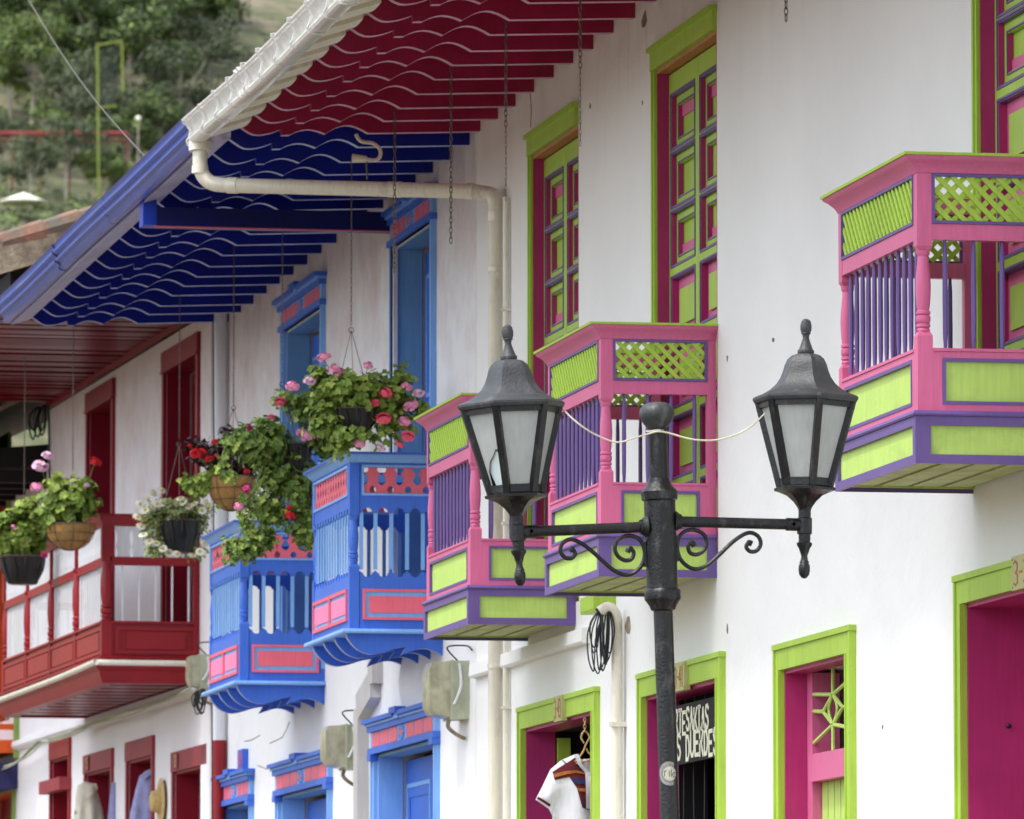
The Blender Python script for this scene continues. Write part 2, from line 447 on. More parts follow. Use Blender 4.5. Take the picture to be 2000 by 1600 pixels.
def tile_roof(s0, s1, e_out, e_z, pitch, courses, parent, verge=False):
    """barrel tile roof rising from the eave: half round tiles lapping down the slope"""
    mb = MB(); P = 0.2; n = int((s1 - s0) / P); q = 6; rnd = random.Random(3)
    ca, sa = 1 / sqrt(1 + pitch * pitch), pitch / sqrt(1 + pitch * pitch)
    for c in range(courses):
        L = 0.42
        for i in range(n):
            s = s0 + (i + 0.5) * P
            dx = rnd.uniform(-0.02, 0.02); dz = rnd.uniform(0, 0.008); tw = rnd.uniform(-0.008, 0.008)
            vs = []
            for e in (0, 1):
                u = c * 0.36 + e * L + dx
                lift = 0.03 if e == 0 else 0.0
                R0 = (0.115 if e == 0 else 0.1)
                for rr in (R0, R0 - 0.014):
                    for j in range(q + 1):
                        a = pi * j / q
                        vs.append((-(e_out) + u * ca, s + rr * cos(a) * 0.95 + tw * e, e_z + u * sa + rr * sin(a) * 0.62 + lift + dz))
            k = q + 1; fs = []
            for j in range(q):
                fs.append((j, j + 1, 2 * k + j + 1, 2 * k + j))
                fs.append((k + j + 1, k + j, 3 * k + j, 3 * k + j + 1))
                fs.append((j + 1, j, k + j, k + j + 1))
            mb.add(vs, fs, 0)
        for i in range(n + 1) if c == 0 else []:
            s = s0 + i * P
            mb.box(-e_out + 0.01, -e_out + 0.05, s - 0.05, s + 0.05, e_z - 0.02, e_z + 0.012, 1)
    # roof deck under the tiles and the back slope
    U = courses * 0.36 + 0.2
    mb.prism([(-e_out + 0.03, e_z - 0.012), (-e_out + U * ca, e_z - 0.012 + U * sa), (-e_out + U * ca * 2, e_z - 0.012),
              (-e_out + U * ca * 2, e_z - 0.05), (-e_out + U * ca, e_z - 0.05 + U * sa), (-e_out + 0.03, e_z - 0.05)], 'y', s0, s1, 1)
    if verge:      # mortared verge along the gable end
        m = 14
        q = [(-e_out + (0.32 * i) * ca, e_z + 0.32 * i * sa - 0.18 + rnd.uniform(-.02, .02)) for i in range(m + 1)]
        q2 = [(-e_out + (0.32 * i) * ca, e_z + 0.32 * i * sa + 0.07) for i in range(m, -1, -1)]
        mb.prism(q + q2, 'y', s0 - 0.1, s0 - 0.01, 1)
        for i in range(m):
            u = 0.05 + i * 0.32
            for k in range(3):
                mb.lathe([(0.085 - 0.012 * k, -0.02), (0.1 - 0.012 * k, 0.36)], n=8,
                         mat=Matrix.Translation((-e_out + (u + 0.05 * k) * ca, s0 - 0.03 + 0.14 * k, e_z + u * sa + 0.09)) @ Vector((ca, 0, sa)).to_track_quat('Z', 'Y').to_matrix().to_4x4(), mi=0)
    return mb.build('roof', [TILE, MORT], parent, fix=False)

def rafter_poly(out, zb, top):
    """(x, z) outline of a carved rafter; returns points and the number of lower edge segments"""
    sl = 0.04; low = []
    def z(o): return zb - sl * o
    low.append((0, z(0))); low.append((-0.76, z(0.76)))
    for i in range(1, 8):
        t = i / 8; o = 0.76 + 0.29 * t; low.append((-o, z(o) + 0.056 * sin(pi * t)))
    low.append((-1.05, z(1.05)))
    for i in range(1, 6):
        t = i / 6; o = 1.05 + 0.24 * t; low.append((-o, z(o) + 0.032 * sin(pi * t)))
    low.append((-1.29, z(1.29) - 0.004)); low.append((-1.345, z(1.345) - 0.004))
    low.append((-1.35, z(1.35) + 0.034))
    for i in range(1, 8):
        t = i / 8; o = 1.35 + 0.29 * t; low.append((-o, z(o) + (0.036 * (1 - t / 0.55) ** 2 if t < 0.55 else 0.08 * ((t - 0.55) / 0.45) ** 1.8)))
    low.append((-out, z(out) + 0.085))
    pts = low + [(-out, top - 0.03), (0, top)]
    return pts, len(low) - 1

def make_rafter(name, mats, zb, top, out=1.66):
    pts, k = rafter_poly(out, zb, top)
    mb = MB(); mb.prism(pts, 'y', -0.035, 0.035, 0, emi=lambda i: 1 if i < k and abs(pts[i][0] - pts[i + 1][0]) > 0.012 else 0)
    return mb

def sweepU(mb, prof, D, y0, y1, mi=0):
    """closed profile of (n, z) swept round the three open sides of a balcony (local x = -out)"""
    k = len(prof); vs = []
    for n, z in prof:
        vs += [(0, y0 - n, z), (-(D + n), y0 - n, z), (-(D + n), y1 + n, z), (0, y1 + n, z)]
    fs = []
    for i in range(k):
        j = (i + 1) % k
        for q in range(3):
            fs.append((i * 4 + q, i * 4 + q + 1, j * 4 + q + 1, j * 4 + q))
    fs.append(tuple(i * 4 for i in range(k))); fs.append(tuple(i * 4 + 3 for i in range(k))[::-1])
    return mb.add(vs, fs, mi)

def faces3(D, y0, y1):
    return [('near', lambda p: (-p[0], y0 - p[2], p[1]), 0.0, D),
            ('front', lambda p: (-D - p[2], p[0], p[1]), y0, y1),
            ('far', lambda p: (-p[0], y1 + p[2], p[1]), 0.0, D)]
def frame(mb, u0, u1, v0, v1, w, n0, n1, mi=0, wv=None):
    wv = wv or w
    mb.box(u0, u1, v0, v0 + wv, n0, n1, mi); mb.box(u0, u1, v1 - wv, v1, n0, n1, mi)
    mb.box(u0, u0 + w, v0 + wv, v1 - wv, n0, n1, mi); mb.box(u1 - w, u1, v0 + wv, v1 - wv, n0, n1, mi)
    return mb

def lattice(mb, u0, u1, v0, v1, n0, sp=0.072, w=0.024, mi=0):
    H = v1 - v0
    for sgn, nn in ((1, n0), (-1, n0 - 0.01)):
        c = u0 - H
        while c < u1 + H:
            # line u = c + sgn*(v-v0) (+H shift for the falling set)
            a = c if sgn > 0 else c + H
            ua, ub = a, a + sgn * H
            va, vb = v0, v1
            # clip in u
            def cl(ua, va, ub, vb):
                pts = []
                for (u, v) in ((ua, va), (ub, vb)): pts.append([u, v])
                for i in (0, 1):
                    o = pts[1 - i]; p = pts[i]
                    for lim, cmp in ((u0, -1), (u1, 1)):
                        if (p[0] - lim) * cmp > 0:
                            if (o[0] - lim) * cmp > 0: return None
                            t = (lim - o[0]) / (p[0] - o[0]); p[0], p[1] = lim, o[1] + t * (p[1] - o[1])
                return pts
            r = cl(ua, va, ub, vb)
            if r and abs(r[0][0] - r[1][0]) > 0.012:
                mb.obox((r[0][0], r[0][1], nn), (r[1][0], r[1][1], nn), w, 0.008, mi, up=(0, 0, 1))
            c += sp
    return mb

def turned(mb, c, z0, z1, r, mi=0, n=14):
    """turned shaft between two square blocks: rings, vase, neck"""
    H = z1 - z0
    pr = [(0.92, 0), (1.0, 0.02), (0.8, 0.045), (1.02, 0.06), (1.02, 0.09), (0.8, 0.1), (0.98, 0.115), (1.06, 0.15), (1.04, 0.19),
          (0.8, 0.205), (1.04, 0.22), (1.04, 0.245), (0.86, 0.26), (0.98, 0.33), (1.08, 0.45), (1.12, 0.55), (1.06, 0.66),
          (0.92, 0.78), (0.82, 0.88), (0.78, 0.93), (0.98, 0.955), (1.0, 1.0)]
    mb.lathe([(a * r, z0 + b * H) for a, b in pr], c=(c[0], c[1], 0), n=n, mi=mi)
def sqblock(mb, c, z0, z1, h, mi=0, ch_top=True, ch_bot=False):
    x, y = c; k = h * 0.55
    a = z0 + (0.03 if ch_bot else 0); b = z1 - (0.03 if ch_top else 0)
    mb.box(x - h, x + h, y - h, y + h, a, b, mi)
    def cap(zb, zt):
        vs = [(x - h, y - h, zb), (x + h, y - h, zb), (x + h, y + h, zb), (x - h, y + h, zb),
              (x - k, y - k, zt), (x + k, y - k, zt), (x + k, y + k, zt), (x - k, y + k, zt)]
        mb.add(vs, [(4, 5, 6, 7), (0, 1, 5, 4), (1, 2, 6, 5), (2, 3, 7, 6), (3, 0, 4, 7)], mi)
    if ch_top: cap(b, z1)
    if ch_bot: cap(a, z0)

# ---------------------------------------------------------------- pink balcony with lime lattice
def pink_balcony(parent):
    D, y0, y1 = 0.66, 0.0, 1.6
    F3 = faces3(D, y0, y1)
    mb = MB()
    for nm, M, a, b in F3:       # fascia: lime boards in a purple border
        m = MB(M); e = 0.0 if nm == 'front' else 0.0
        aa, bb = (a, b) if nm == 'front' else (a, b - 0.031)
        m.box(aa, bb, 0.02, 0.216, -0.03, 0.0, 1)
        frame(m, (a - 0.018) if nm == 'front' else a, b + 0.018 if nm == 'front' else b - 0.0, 0, 0.218, 0.055, 0.0, 0.018, 0, wv=0.042)
        o = len(mb.v); mb.v += m.v; mb.f += [tuple(i + o for i in f) for f in m.f]; mb.m += m.m
    sweepU(mb, [(-0.03, 0.219), (0.026, 0.219), (0.03, 0.228), (0.022, 0.243), (-0.03, 0.243)], D, y0, y1, 0)
    mb.box(-D + 0.03, 0, y0 + 0.03, y1 - 0.03, 0.225, 0.241, 0)      # floor boards
    for i in range(4):                                           # soffit slats running along the street
        x = -D + 0.036 + i * 0.158
        mb.box(x, x + 0.128, y0 + 0.03, y1 - 0.03, 0.028, 0.046, 2)
        mb.box(x - 0.02, x - 0.003, y0 + 0.03, y1 - 0.03, 0.05, 0.075, 3)
    bal = mb.build('balcony', [PURP, LIMEP, SLAT, LILACR], parent)
    for nm, M, a, b in F3:
        m = MB(M)
        q = 0.0 if nm == 'front' else 0.0
        A, B = (a + 0.07, b - 0.07) if nm == 'front' else (a + 0.05, b - 0.07)
        m.box(A, B, 0.244, 0.518, -0.04, -0.014, 2)
        frame(m, A, B, 0.244, 0.518, 0.045, -0.014, 0.0, 0, wv=0.03)
        frame(m, A + 0.045, B - 0.045, 0.274, 0.488, 0.016, -0.013, 0.004, 1)
        m.build('lower_panel', [PINK, PURP, LIMEP], bal, loc=(0, 0, 0))
        m = MB(M)
        frame(m, A - 0.001, B + 0.001, 1.108, 1.34, 0.014, -0.012, 0.006, 1)
        lattice(m, A + 0.012, B - 0.012, 1.118, 1.33, -0.006, mi=0)
        m.build('lattice_panel', [LIME, PURP], bal, loc=(0, 0, 0))
        m = MB(M)
        m.box(A, B, 1.034, 1.107, -0.055, -0.001, 0)
        m.build('rail', PINK, bal, loc=(0, 0, 0))
        m = MB(M); m.box(A, B, 0.519, 0.533, -0.06, 0.006, 0); m.build('sill', PINK, bal, loc=(0, 0, 0))
        n = int(round((B - A) / 0.122)); 
        for i in range(n):
            u = A + (i + 0.5) * (B - A) / n
            m = MB(M)
            m.tube([(u, 0.53, -0.03), (u, 0.6, -0.03), (u, 0.78, -0.03), (u, 0.97, -0.03), (u, 1.036, -0.03)], [0.008, 0.0115, 0.0125, 0.0115, 0.008], 8)
            m.build('spindle', PURP, bal, loc=(0, 0, 0))
    for (x, y) in ((-D + 0.035, y0 + 0.035), (-D + 0.035, y1 - 0.035)):
        m = MB(); sqblock(m, (x, y), 0.2435, 0.62, 0.036)
        turned(m, (x, y), 0.61, 0.985, 0.0325)
        sqblock(m, (x, y), 0.975, 1.341, 0.036, ch_top=False, ch_bot=True)
        m.build('post', PINK, bal, loc=(0, 0, 0))
    for y in (y0 + 0.025, y1 - 0.025):
        m = MB(); m.box(-0.05, 0.0, y - 0.026, y + 0.026, 0.2435, 1.341); m.build('post', PINK, bal, loc=(0, 0, 0))
    m = MB()
    sweepU(m, [(-0.075, 1.342), (0.004, 1.342), (0.008, 1.352), (0.02, 1.37), (0.042, 1.392), (0.062, 1.406), (0.066, 1.416), (-0.075, 1.416)], D, y0, y1, 0)
    sweepU(m, [(-0.08, 1.417), (0.074, 1.417), (0.076, 1.43), (-0.08, 1.435)], D, y0, y1, 1)
    m.build('crown', [PINK, LIME], bal, loc=(0, 0, 0))
    return bal

# ---------------------------------------------------------------- blue balcony with fretwork
def scallop(m, a, b, base, edge, pitch, r, n0, n1, up, mi=0, keep=0.02):
    """board between heights base and edge whose free edge is cut in round notches, one per bay"""
    k = max(1, int(round((b - a) / pitch))); p = (b - a) / k
    s = -1 if up else 1      # notch direction
    pts = [(a, base), (a, edge)]
    for i in range(k):
        c = a + (i + 0.5) * p; h = p * 0.30
        pts += [(c - p * 0.46, edge), (c - p * 0.44, edge - s * 0.0 + s * -0.0)]
        sh = s * 0.012
        pts += [(c - p * 0.40, edge + sh), (c - h, edge + sh)]
        for j in range(1, 8):
            t = pi * j / 8; pts.append((c - h * cos(t), edge + sh + s * r * sin(t)))
        pts += [(c + h, edge + sh), (c + p * 0.40, edge + sh), (c + p * 0.46, edge)]
    pts += [(b, edge), (b, base)]
    m.prism(pts, 'z', n0, n1, mi)
    return k, p

def fret(m, a, b, v0, v1, pitch, n0, n1, mi=0):
    """sawn boards: bottle-shaped gaps above, round holes staggered below"""
    k = max(2, int(round((b - a) / pitch))); p = (b - a) / k; H = v1 - v0; th = 0.31
    up = [(th, 0), (.36, .1), (.42, .2), (.52, .27), (.62, .2), (.7, .1), (.77, .1), (.82, .2), (.9, .26), (1, .24)]
    lo = [(0, 0), (.03, .08), (.09, .17), (.15, .19), (.21, .17), (.27, .08), (th, 0)]
    def run(prof, off):
        for i in range(-1, k + 1):
            c = a + (i + 0.5 + off) * p
            l, r = c - p / 2, c + p / 2
            if r <= a + 0.001 or l >= b - 0.001: continue
            Rr = [(max(a, min(b, r - w * p)), v0 + t * H) for t, w in prof]; Ll = [(max(a, min(b, l + w * p)), v0 + t * H) for t, w in reversed(prof)]
            if max(q[0] for q in Rr) - min(q[0] for q in Ll) < 0.004: continue
            m.prism(Rr + Ll, 'z', n0, n1, mi)
    run(up, 0.0); run(lo, 0.5)

def blue_balcony(parent):
    D, y0, y1 = 0.65, 0.0, 1.66
    F3 = faces3(D, y0, y1)
    mb = MB()
    sweepU(mb, [(-0.06, 0.0), (0.05, 0.0), (0.055, 0.012), (0.05, 0.03), (-0.06, 0.032)], D, y0, y1, 0)
    mb.box(-D + 0.05, 0, y0 + 0.05, y1 - 0.05, 0.004, 0.028, 1)
    bal = mb.build('balcony', [LBLUE, BLUE], parent)
    for nm, M, a, b in F3:
        A, B = (a + 0.04, b - 0.04) if nm == 'front' else (a, b - 0.06)
        m = MB(M)
        k, p = scallop(m, A + 0.03, B - 0.01, 0.033, 0.43, 0.118, 0.03, -0.03, -0.004, True)
        m.box(A, A + 0.03, 0.033, 0.44, -0.03, -0.004)
        ua, ub = A + 0.05, B - 0.03
        if nm == 'front':
            n = 2; q = (ub - ua) / n
            for i in range(n):
                c0, c1 = ua + i * q + 0.01, ua + (i + 1) * q - 0.01
                frame(m, c0, c1, 0.09, 0.31, 0.024, -0.004, 0.012, 1)
                m.box(c0 + 0.024, c1 - 0.024, 0.114, 0.286, -0.003, 0.0, 2)
                m.box(c0 + 0.05, c1 - 0.05, 0.14, 0.26, 0.001, 0.006, 3)
        else:
            frame(m, ua, ub, 0.095, 0.305, 0.018, -0.004, 0.012, 1)
            m.box(ua + 0.018, ub - 0.018, 0.113, 0.287, -0.003, 0.0, 2)
            m.box(ua + 0.045, ub - 0.045, 0.143, 0.257, 0.001, 0.006, 1)
        m.build('lower_panel', [BLUE, CORAL, LBLUE, BPINK], bal, loc=(0, 0, 0))
        m = MB(M)
        scallop(m, A + 0.03, B - 0.01, 0.935, 0.825, 0.118, 0.028, -0.03, -0.004, False)
        m.box(A, A + 0.03, 0.82, 1.17, -0.03, -0.004)
        frame(m, A + 0.03, B - 0.01, 0.935, 1.17, 0.012, -0.03, -0.003, 0)
        frame(m, A + 0.042, B - 0.022, 0.947, 1.158, 0.016, -0.022, 0.006, 1)
        m.build('rail', [BLUE, LBLUE], bal, loc=(0, 0, 0))
        m = MB(M)
        fret(m, A + 0.058, B - 0.038, 0.96, 1.145, 0.118, -0.014, -0.009 if nm == 'front' else -0.006)
        m.box(A + 0.058, B - 0.038, 0.96, 0.966, -0.018, -0.006); m.box(A + 0.058, B - 0.038, 1.139, 1.145, -0.018, -0.006)
        m.build('fretwork_panel', CORAL, bal, loc=(0, 0, 0))
        for i in range(k + 1):
            u = A + 0.03 + i * p
            if u > B - 0.02: u = B - 0.022
            m = MB(M)
            hw = 0.027 if nm == 'front' else 0.013
            m.box(u - hw, u + hw, 0.44, 0.83, -0.022, -0.014 if nm == 'front' else -0.008)
            if nm == 'front':
                m.prism([(u - 0.012, 0.83), (u + 0.012, 0.83), (u, 0.87)], 'z', -0.02, 0.0)
            m.build('spindle', LBLUE, bal, loc=(0, 0, 0))
    for (x, y) in ((-D + 0.032, y0 + 0.032), (-D + 0.032, y1 - 0.032)):
        m = MB(); sqblock(m, (x, y), 0.0325, 0.49, 0.034)
        turned(m, (x, y), 0.48, 0.80, 0.031)
        sqblock(m, (x, y), 0.79, 1.172, 0.034, ch_top=False, ch_bot=True)
        m.build('post', BLUE, bal, loc=(0, 0, 0))
    m = MB()
    sweepU(m, [(-0.07, 1.173), (0.004, 1.173), (0.008, 1.182), (0.03, 1.2), (0.036, 1.214), (0.055, 1.226), (-0.07, 1.226)], D, y0, y1, 0)
    sweepU(m, [(-0.07, 1.227), (0.06, 1.227), (0.062, 1.243), (-0.07, 1.243)], D, y0, y1, 1)
    m.build('crown', [LBLUE, BLUE], bal, loc=(0, 0, 0))
    low = crom([(-0.67, 0, -0.001), (-0.652, 0, -0.045), (-0.59, 0, -0.11), (-0.505, 0, -0.14), (-0.42, 0, -0.128), (-0.33, 0, -0.1), (-0.25, 0, -0.085)], 4)
    low2 = crom([(-0.285, 0, -0.142), (-0.22, 0, -0.118), (-0.14, 0, -0.098), (-0.07, 0, -0.11), (0.0, 0, -0.145)], 4)
    pts = [(p.x, p.z) for p in low] + [(p.x, p.z) for p in low2]
    k = len(pts) - 1
    pts += [(0, -0.001)]
    for i in range(4):
        y = 0.05 + i * 0.49
        m = MB(); m.prism(pts, 'y', y - 0.03, y + 0.03, 0, emi=lambda q: 1 if q < k else 0)
        m.build('bracket', [BLUE, LILAC], bal, loc=(0, 0, 0))
    return bal

# ---------------------------------------------------------------- openings
def lime_frame(h, s0, s1, zt, name='door', mats=None, zb=None, lint=0.14, jw=0.12, inner=0.02, pr=0.028):
    """casing round an opening whose outer edge is s0..s1, top zt"""
    A = mats or LIME
    zb = ZG if zb is None else zb
    mb = MB()
    mb.box(-pr, 0, s0, s0 + jw, zb, zt - lint); mb.box(-pr, 0, s1 - jw, s1, zb, zt - lint)
    mb.box(-pr, 0, s0, s1, zt - lint, zt - 0.03)
    mb.box(-pr - 0.014, 0, s0 - 0.01, s1 + 0.01, zt - 0.03, zt)
    mb.box(-pr - 0.01, -pr, s0, s0 + 0.03, zb, zt - 0.031); mb.box(-pr - 0.01, -pr, s1 - 0.03, s1, zb, zt - 0.031)
    mb.box(-pr - 0.008, 0, s0 + jw - 0.012, s0 + jw + 0.006, zb, zt - lint); mb.box(-pr - 0.008, 0, s1 - jw - 0.006, s1 - jw + 0.012, zb, zt - lint)
    return mb.build(name, A, h)
def reveal(d, s0, s1, zb, zt, depth, m_side, m_top, x0=0.002):
    mb = MB(); t = 0.02
    mb.box(x0, depth, s0, s0 + t, zb, zt, 0); mb.box(x0, depth, s1 - t, s1, zb, zt, 0)
    mb.box(x0, depth, s0 + t, s1 - t, zt - t, zt, 1)
    return mb.build('jamb', [m_side, m_top], d, loc=(0, 0, 0))
def dark_backing(h, s0, s1, zt, depth=2.4, x0=0.36, mat=None):  # near-black shell: the gloom of the interior is put into its colour
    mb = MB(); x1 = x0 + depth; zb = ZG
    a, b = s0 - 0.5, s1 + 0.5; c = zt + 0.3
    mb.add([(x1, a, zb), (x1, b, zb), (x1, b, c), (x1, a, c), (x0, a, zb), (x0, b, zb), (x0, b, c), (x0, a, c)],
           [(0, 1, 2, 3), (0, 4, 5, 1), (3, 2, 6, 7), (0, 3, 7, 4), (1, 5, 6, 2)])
    return mb.build('dark_backing', mat or DARK, h, fix=False)
def plate(h, s, z, text, fr=None, w=0.2, hh=0.13, out=0.05):
    mb = MB(); mb.box(-out - 0.006, -0.02, s - w / 2, s + w / 2, z - hh / 2, z + hh / 2, 0)
    for a in (-1, 1):
        for b in (-1, 1):
            mb.lathe([(0.005, 0), (0.005, 0.0015)], mat=Matrix.Translation((-out - 0.006, s + a * (w / 2 - 0.02), z + b * (hh / 2 - 0.015))) @ Matrix.Rotation(-pi / 2, 4, 'Y'), n=6, mi=1)
    p = mb.build('number_plate', [SKYB, BLK], h)
    letters(text, p, s, z - hh * 0.36, w * 0.8, hh * 0.72, out + 0.0065, 0.001, RUST, 'digits', sw=0.016, swz=0.01)
    return p

STROKES = {   # simple letter shapes on a 0..1 square, as poly-lines
 'A': [[(0, 0), (.5, 1), (1, 0)], [(.2, .38), (.8, .38)]], 'R': [[(0, 0), (0, 1), (.7, 1), (.95, .78), (.7, .52), (0, .5)], [(.4, .5), (1, 0)]],
 'T': [[(0, 1), (1, 1)], [(.5, 1), (.5, 0)]], 'E': [[(1, 1), (0, 1), (0, 0), (1, 0)], [(0, .52), (.75, .52)]],
 'S': [[(1, .85), (.7, 1), (.2, .96), (.02, .76), (.25, .56), (.78, .46), (1, .24), (.75, .02), (.25, 0), (0, .16)]],
 'N': [[(0, 0), (0, 1)], [(0, .62), (.5, .5), (1, 1)], [(.45, .5), (1, 0)]], 'I': [[(.5, 0), (.5, 1)], [(.1, 1), (.9, 1)], [(.1, 0), (.9, 0)]],
 'L': [[(0, 1), (0, 0), (.95, 0)]], 'O': [[(.5, 1), (.1, .8), (0, .5), (.1, .2), (.5, 0), (.9, .2), (1, .5), (.9, .8), (.5, 1)]],
 'D': [[(0, 0), (0, 1), (.6, .95), (.95, .6), (.95, .35), (.6, .03), (0, 0)]], 'U': [[(0, 1), (0, .2), (.3, 0), (.7, 0), (1, .2), (1, 1)]],
 '3': [[(0, .9), (.4, 1), (.9, .85), (.85, .6), (.4, .52), (.95, .4), (.95, .12), (.5, 0), (0, .1)]],
 '4': [[(.75, 0), (.75, 1), (0, .35), (1, .35)]], '1': [[(.2, .8), (.55, 1), (.55, 0)]], '0': [[(.5, 1), (.1, .8), (.05, .3), (.5, 0), (.95, .3), (.9, .8), (.5, 1)]],
 '-': [[(.15, .5), (.85, .5)]], '7': [[(0, 1), (1, 1), (.35, 0)]], '5': [[(1, 1), (.1, 1), (.05, .58), (.6, .62), (1, .4), (.9, .1), (.4, 0), (0, .12)]],
 'r': [[(.1, 0), (.1, .8)], [(.1, .6), (.4, .8), (.8, .8)]], 'i': [[(.5, 0), (.5, .8)]], 'l': [[(.5, 0), (.5, 1)]],
 'o': [[(.5, .72), (.12, .6), (.05, .36), (.15, .1), (.5, 0), (.85, .1), (.95, .36), (.88, .6), (.5, .72)]],
 'b': [[(.1, 1), (.1, 0)], [(.1, .3), (.4, .6), (.8, .5), (.9, .25), (.6, 0), (.1, .1)]],
}
def letters(text, parent, s_c, z0, width, height, out, thick, mat, name='lettering', sw=None, gap=0.28, jig=0.0, wave=0.0, swz=None):
    """raised letters on a wall-parallel board, read from the street (they run towards -s from the far end)"""
    n = len(text); cw = width / (n + gap * (n - 1)); sw = sw or cw * 0.24
    mb = MB(); rnd = random.Random(5)
    for i, ch in enumerate(text):
        if ch == ' ': continue
        a = s_c + width / 2 - i * cw * (1 + gap)       # left edge seen from the street is the far end (+s)
        dz = rnd.uniform(-jig, jig) + wave * sin(pi * (i + 0.5) / n)
        hgt = height * (1 + rnd.uniform(-jig, jig) * 3)
        for st in STROKES[ch]:
            for k in range(len(st) - 1):
                (u0, v0), (u1, v1) = st[k], st[k + 1]
                p = Vector((a - u0 * cw, z0 + dz + v0 * hgt)); q = Vector((a - u1 * cw, z0 + dz + v1 * hgt))
                d = (q - p)
                if d.length < 1e-6: continue
                d.normalize(); nrm = Vector((-d.y * sw / 2, d.x * (swz or sw) / 2)); e = Vector((d.x * sw, d.y * (swz or sw))) * 0.32
                pts = [p - e + nrm, p - e - nrm, q + e - nrm, q + e + nrm]
                off = 0.0006 * (k % 2) + 0.0003 * (i % 2)
                mb.prism([(t.x, t.y) for t in pts], 'x', -out - thick - off, -out)
    return mb.build(name, mat, parent, loc=(0, 0, 0), smooth=None)

def cornice(h, s0, s1, zt, H=0.25, name='cornice', parent_loc=None, rise=True):
    """blue door head: stepped mouldings over a frieze of coral panels with a rosette"""
    mb = MB(); W = s1 - s0; c = (s0 + s1) / 2; a, b, d, e = zt - H, zt - H * 0.82, zt - H * 0.36, zt - H * 0.2
    mb.box(-0.055, 0, s0 - 0.02, s1 + 0.02, a, b, 0)
    mb.box(-0.035, 0, s0, s1, b, d, 1)
    mb.box(-0.06, 0, s0 - 0.02, s1 + 0.02, d, e, 0)
    for (p, q) in ((s0 - 0.03, c - 0.1), (c + 0.1, s1 + 0.03)):
        mb.box(-0.075, 0, p, q, e, zt - H * 0.13, 1); mb.box(-0.1, 0, p - 0.03, q, zt - H * 0.12, zt, 0)
    mb.box(-0.085, 0, c - 0.1, c + 0.1, e, zt - H * 0.05, 1); mb.box(-0.11, 0, c - 0.14, c + 0.14, zt - H * 0.05, zt + H * 0.12, 0)
    o = mb.build(name, [BLUE, LBLUE], h)
    cw = (W / 2 - 0.26) / 3
    for sg in (-1, 1):
        for i in range(3):
            m = MB()
            p = c + sg * (0.2 + i * cw); q = c + sg * (0.2 + (i + 1) * cw - 0.045)
            m.box(-0.039, -0.034, p, q, b + 0.008, d - 0.008)
            m.build('frieze_panel', CORAL, o, loc=(0, 0, 0))
    m = MB()
    mz = (b + d) / 2
    for k in range(10):
        t = 2 * pi * k / 10
        m.box(-0.05, -0.034, c + 0.11 * cos(t) - 0.018, c + 0.11 * cos(t) + 0.018, mz + 0.042 * sin(t) - 0.009, mz + 0.042 * sin(t) + 0.009, 0)
    m.prism([(c - 0.07, mz), (c - 0.03, mz + 0.024), (c + 0.03, mz + 0.024), (c + 0.07, mz), (c + 0.03, mz - 0.024), (c - 0.03, mz - 0.024)], 'x', -0.047, -0.034, 1)
    m.build('rosette', [LBLUE, CORAL], o, loc=(0, 0, 0))
    return o

# ================================================================ white house with lime and pink trim
HP = house_root(FP, 'long white two-storey house with lime window casings, pink lattice balconies and crimson rafters')
GP0, GP1 = -20.0, 7.05
doorsP = [(2.76, 5.36, 3.985), (-0.88, 1.46, 3.985), (-8.9, -6.3, 4.03)]
wind = (-4.08, -2.26, 3.935)
upper = [(3.43, 5.05), (-0.69, 1.07), (-8.35, -6.68)]
ops = [(a + 0.12, b - 0.12, ZG - 0.3, t - 0.14) for a, b, t in doorsP + [wind]] + [(a, b - 0.06, 4.55, 7.52) for a, b in upper]
mb = wall(MB(), GP0, GP1, ZG - 0.3, 8.05, 0.36, ops)
mb.build('wall', WALL, HP, smooth=None)
m = MB(); m.box(5.9, 6.2, GP0, GP1, ZG - 0.3, 8.05); m.build('back_wall', WALL, HP); m = MB(); m.box(0.37, 5.89, GP0, GP0 + 0.3, ZG - 0.3, 8.05); m.build('end_wall', WALL, HP)
m = MB(); m.box(0.36, 6, GP0, GP1, 4.2, 4.4); m.build('upper_floor', DARK, HP)

# ground floor doors
for i, (a, b, t) in enumerate(doorsP):
    d = lime_frame(HP, a, b, t)
    reveal(d, a + 0.121, b - 0.121, ZG, t - 0.141, 0.3 if i == 2 else 0.19, MAG, MAG)
    if i != 2:
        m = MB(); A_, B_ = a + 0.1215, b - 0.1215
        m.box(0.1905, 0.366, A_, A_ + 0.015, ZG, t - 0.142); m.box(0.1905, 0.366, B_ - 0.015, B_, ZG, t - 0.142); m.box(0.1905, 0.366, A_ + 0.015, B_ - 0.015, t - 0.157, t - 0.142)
        m.build('dark_liner', DARK, d, loc=(0, 0, 0))  # dark boards stand in for the unlit depth behind the reveal
    if i == 0:
        m = MB()           # open leaf folded back inside on the far side
        m.box(0.2, 0.28, b - 0.19, b - 0.145, ZG, t - 0.2, 0)
        m.build('door_leaf', LIME, d, loc=(0, 0, 0))
    dark_backing(d, a + 0.12, b - 0.12, t - 0.14)
    d.children[-1].location = (0, 0, 0) if d.children else None
    if i == 2:
        m = MB()
        m.box(0.3, 0.345, b - 0.8, b - 0.13, ZG, t - 0.16, 0)
        m.lathe([(0.012, 0), (0.012, 0.01), (0.006, 0.015)], mat=Matrix.Translation((0.2, b - 0.142, 3.3)) @ Matrix.Rotation(pi / 2, 4, 'X'), mi=1)
        m.build('door_leaf', [PINK, IRON], d, loc=(0, 0, 0))
sD, zD = at(1094, 1384, 0.04); plate(HP, sD, zD, '3-43', w=0.26, hh=0.16)
sD, zD = at(1331, 1322, 0.04); plate(HP, sD, zD, '3-41', w=0.3, hh=0.16)
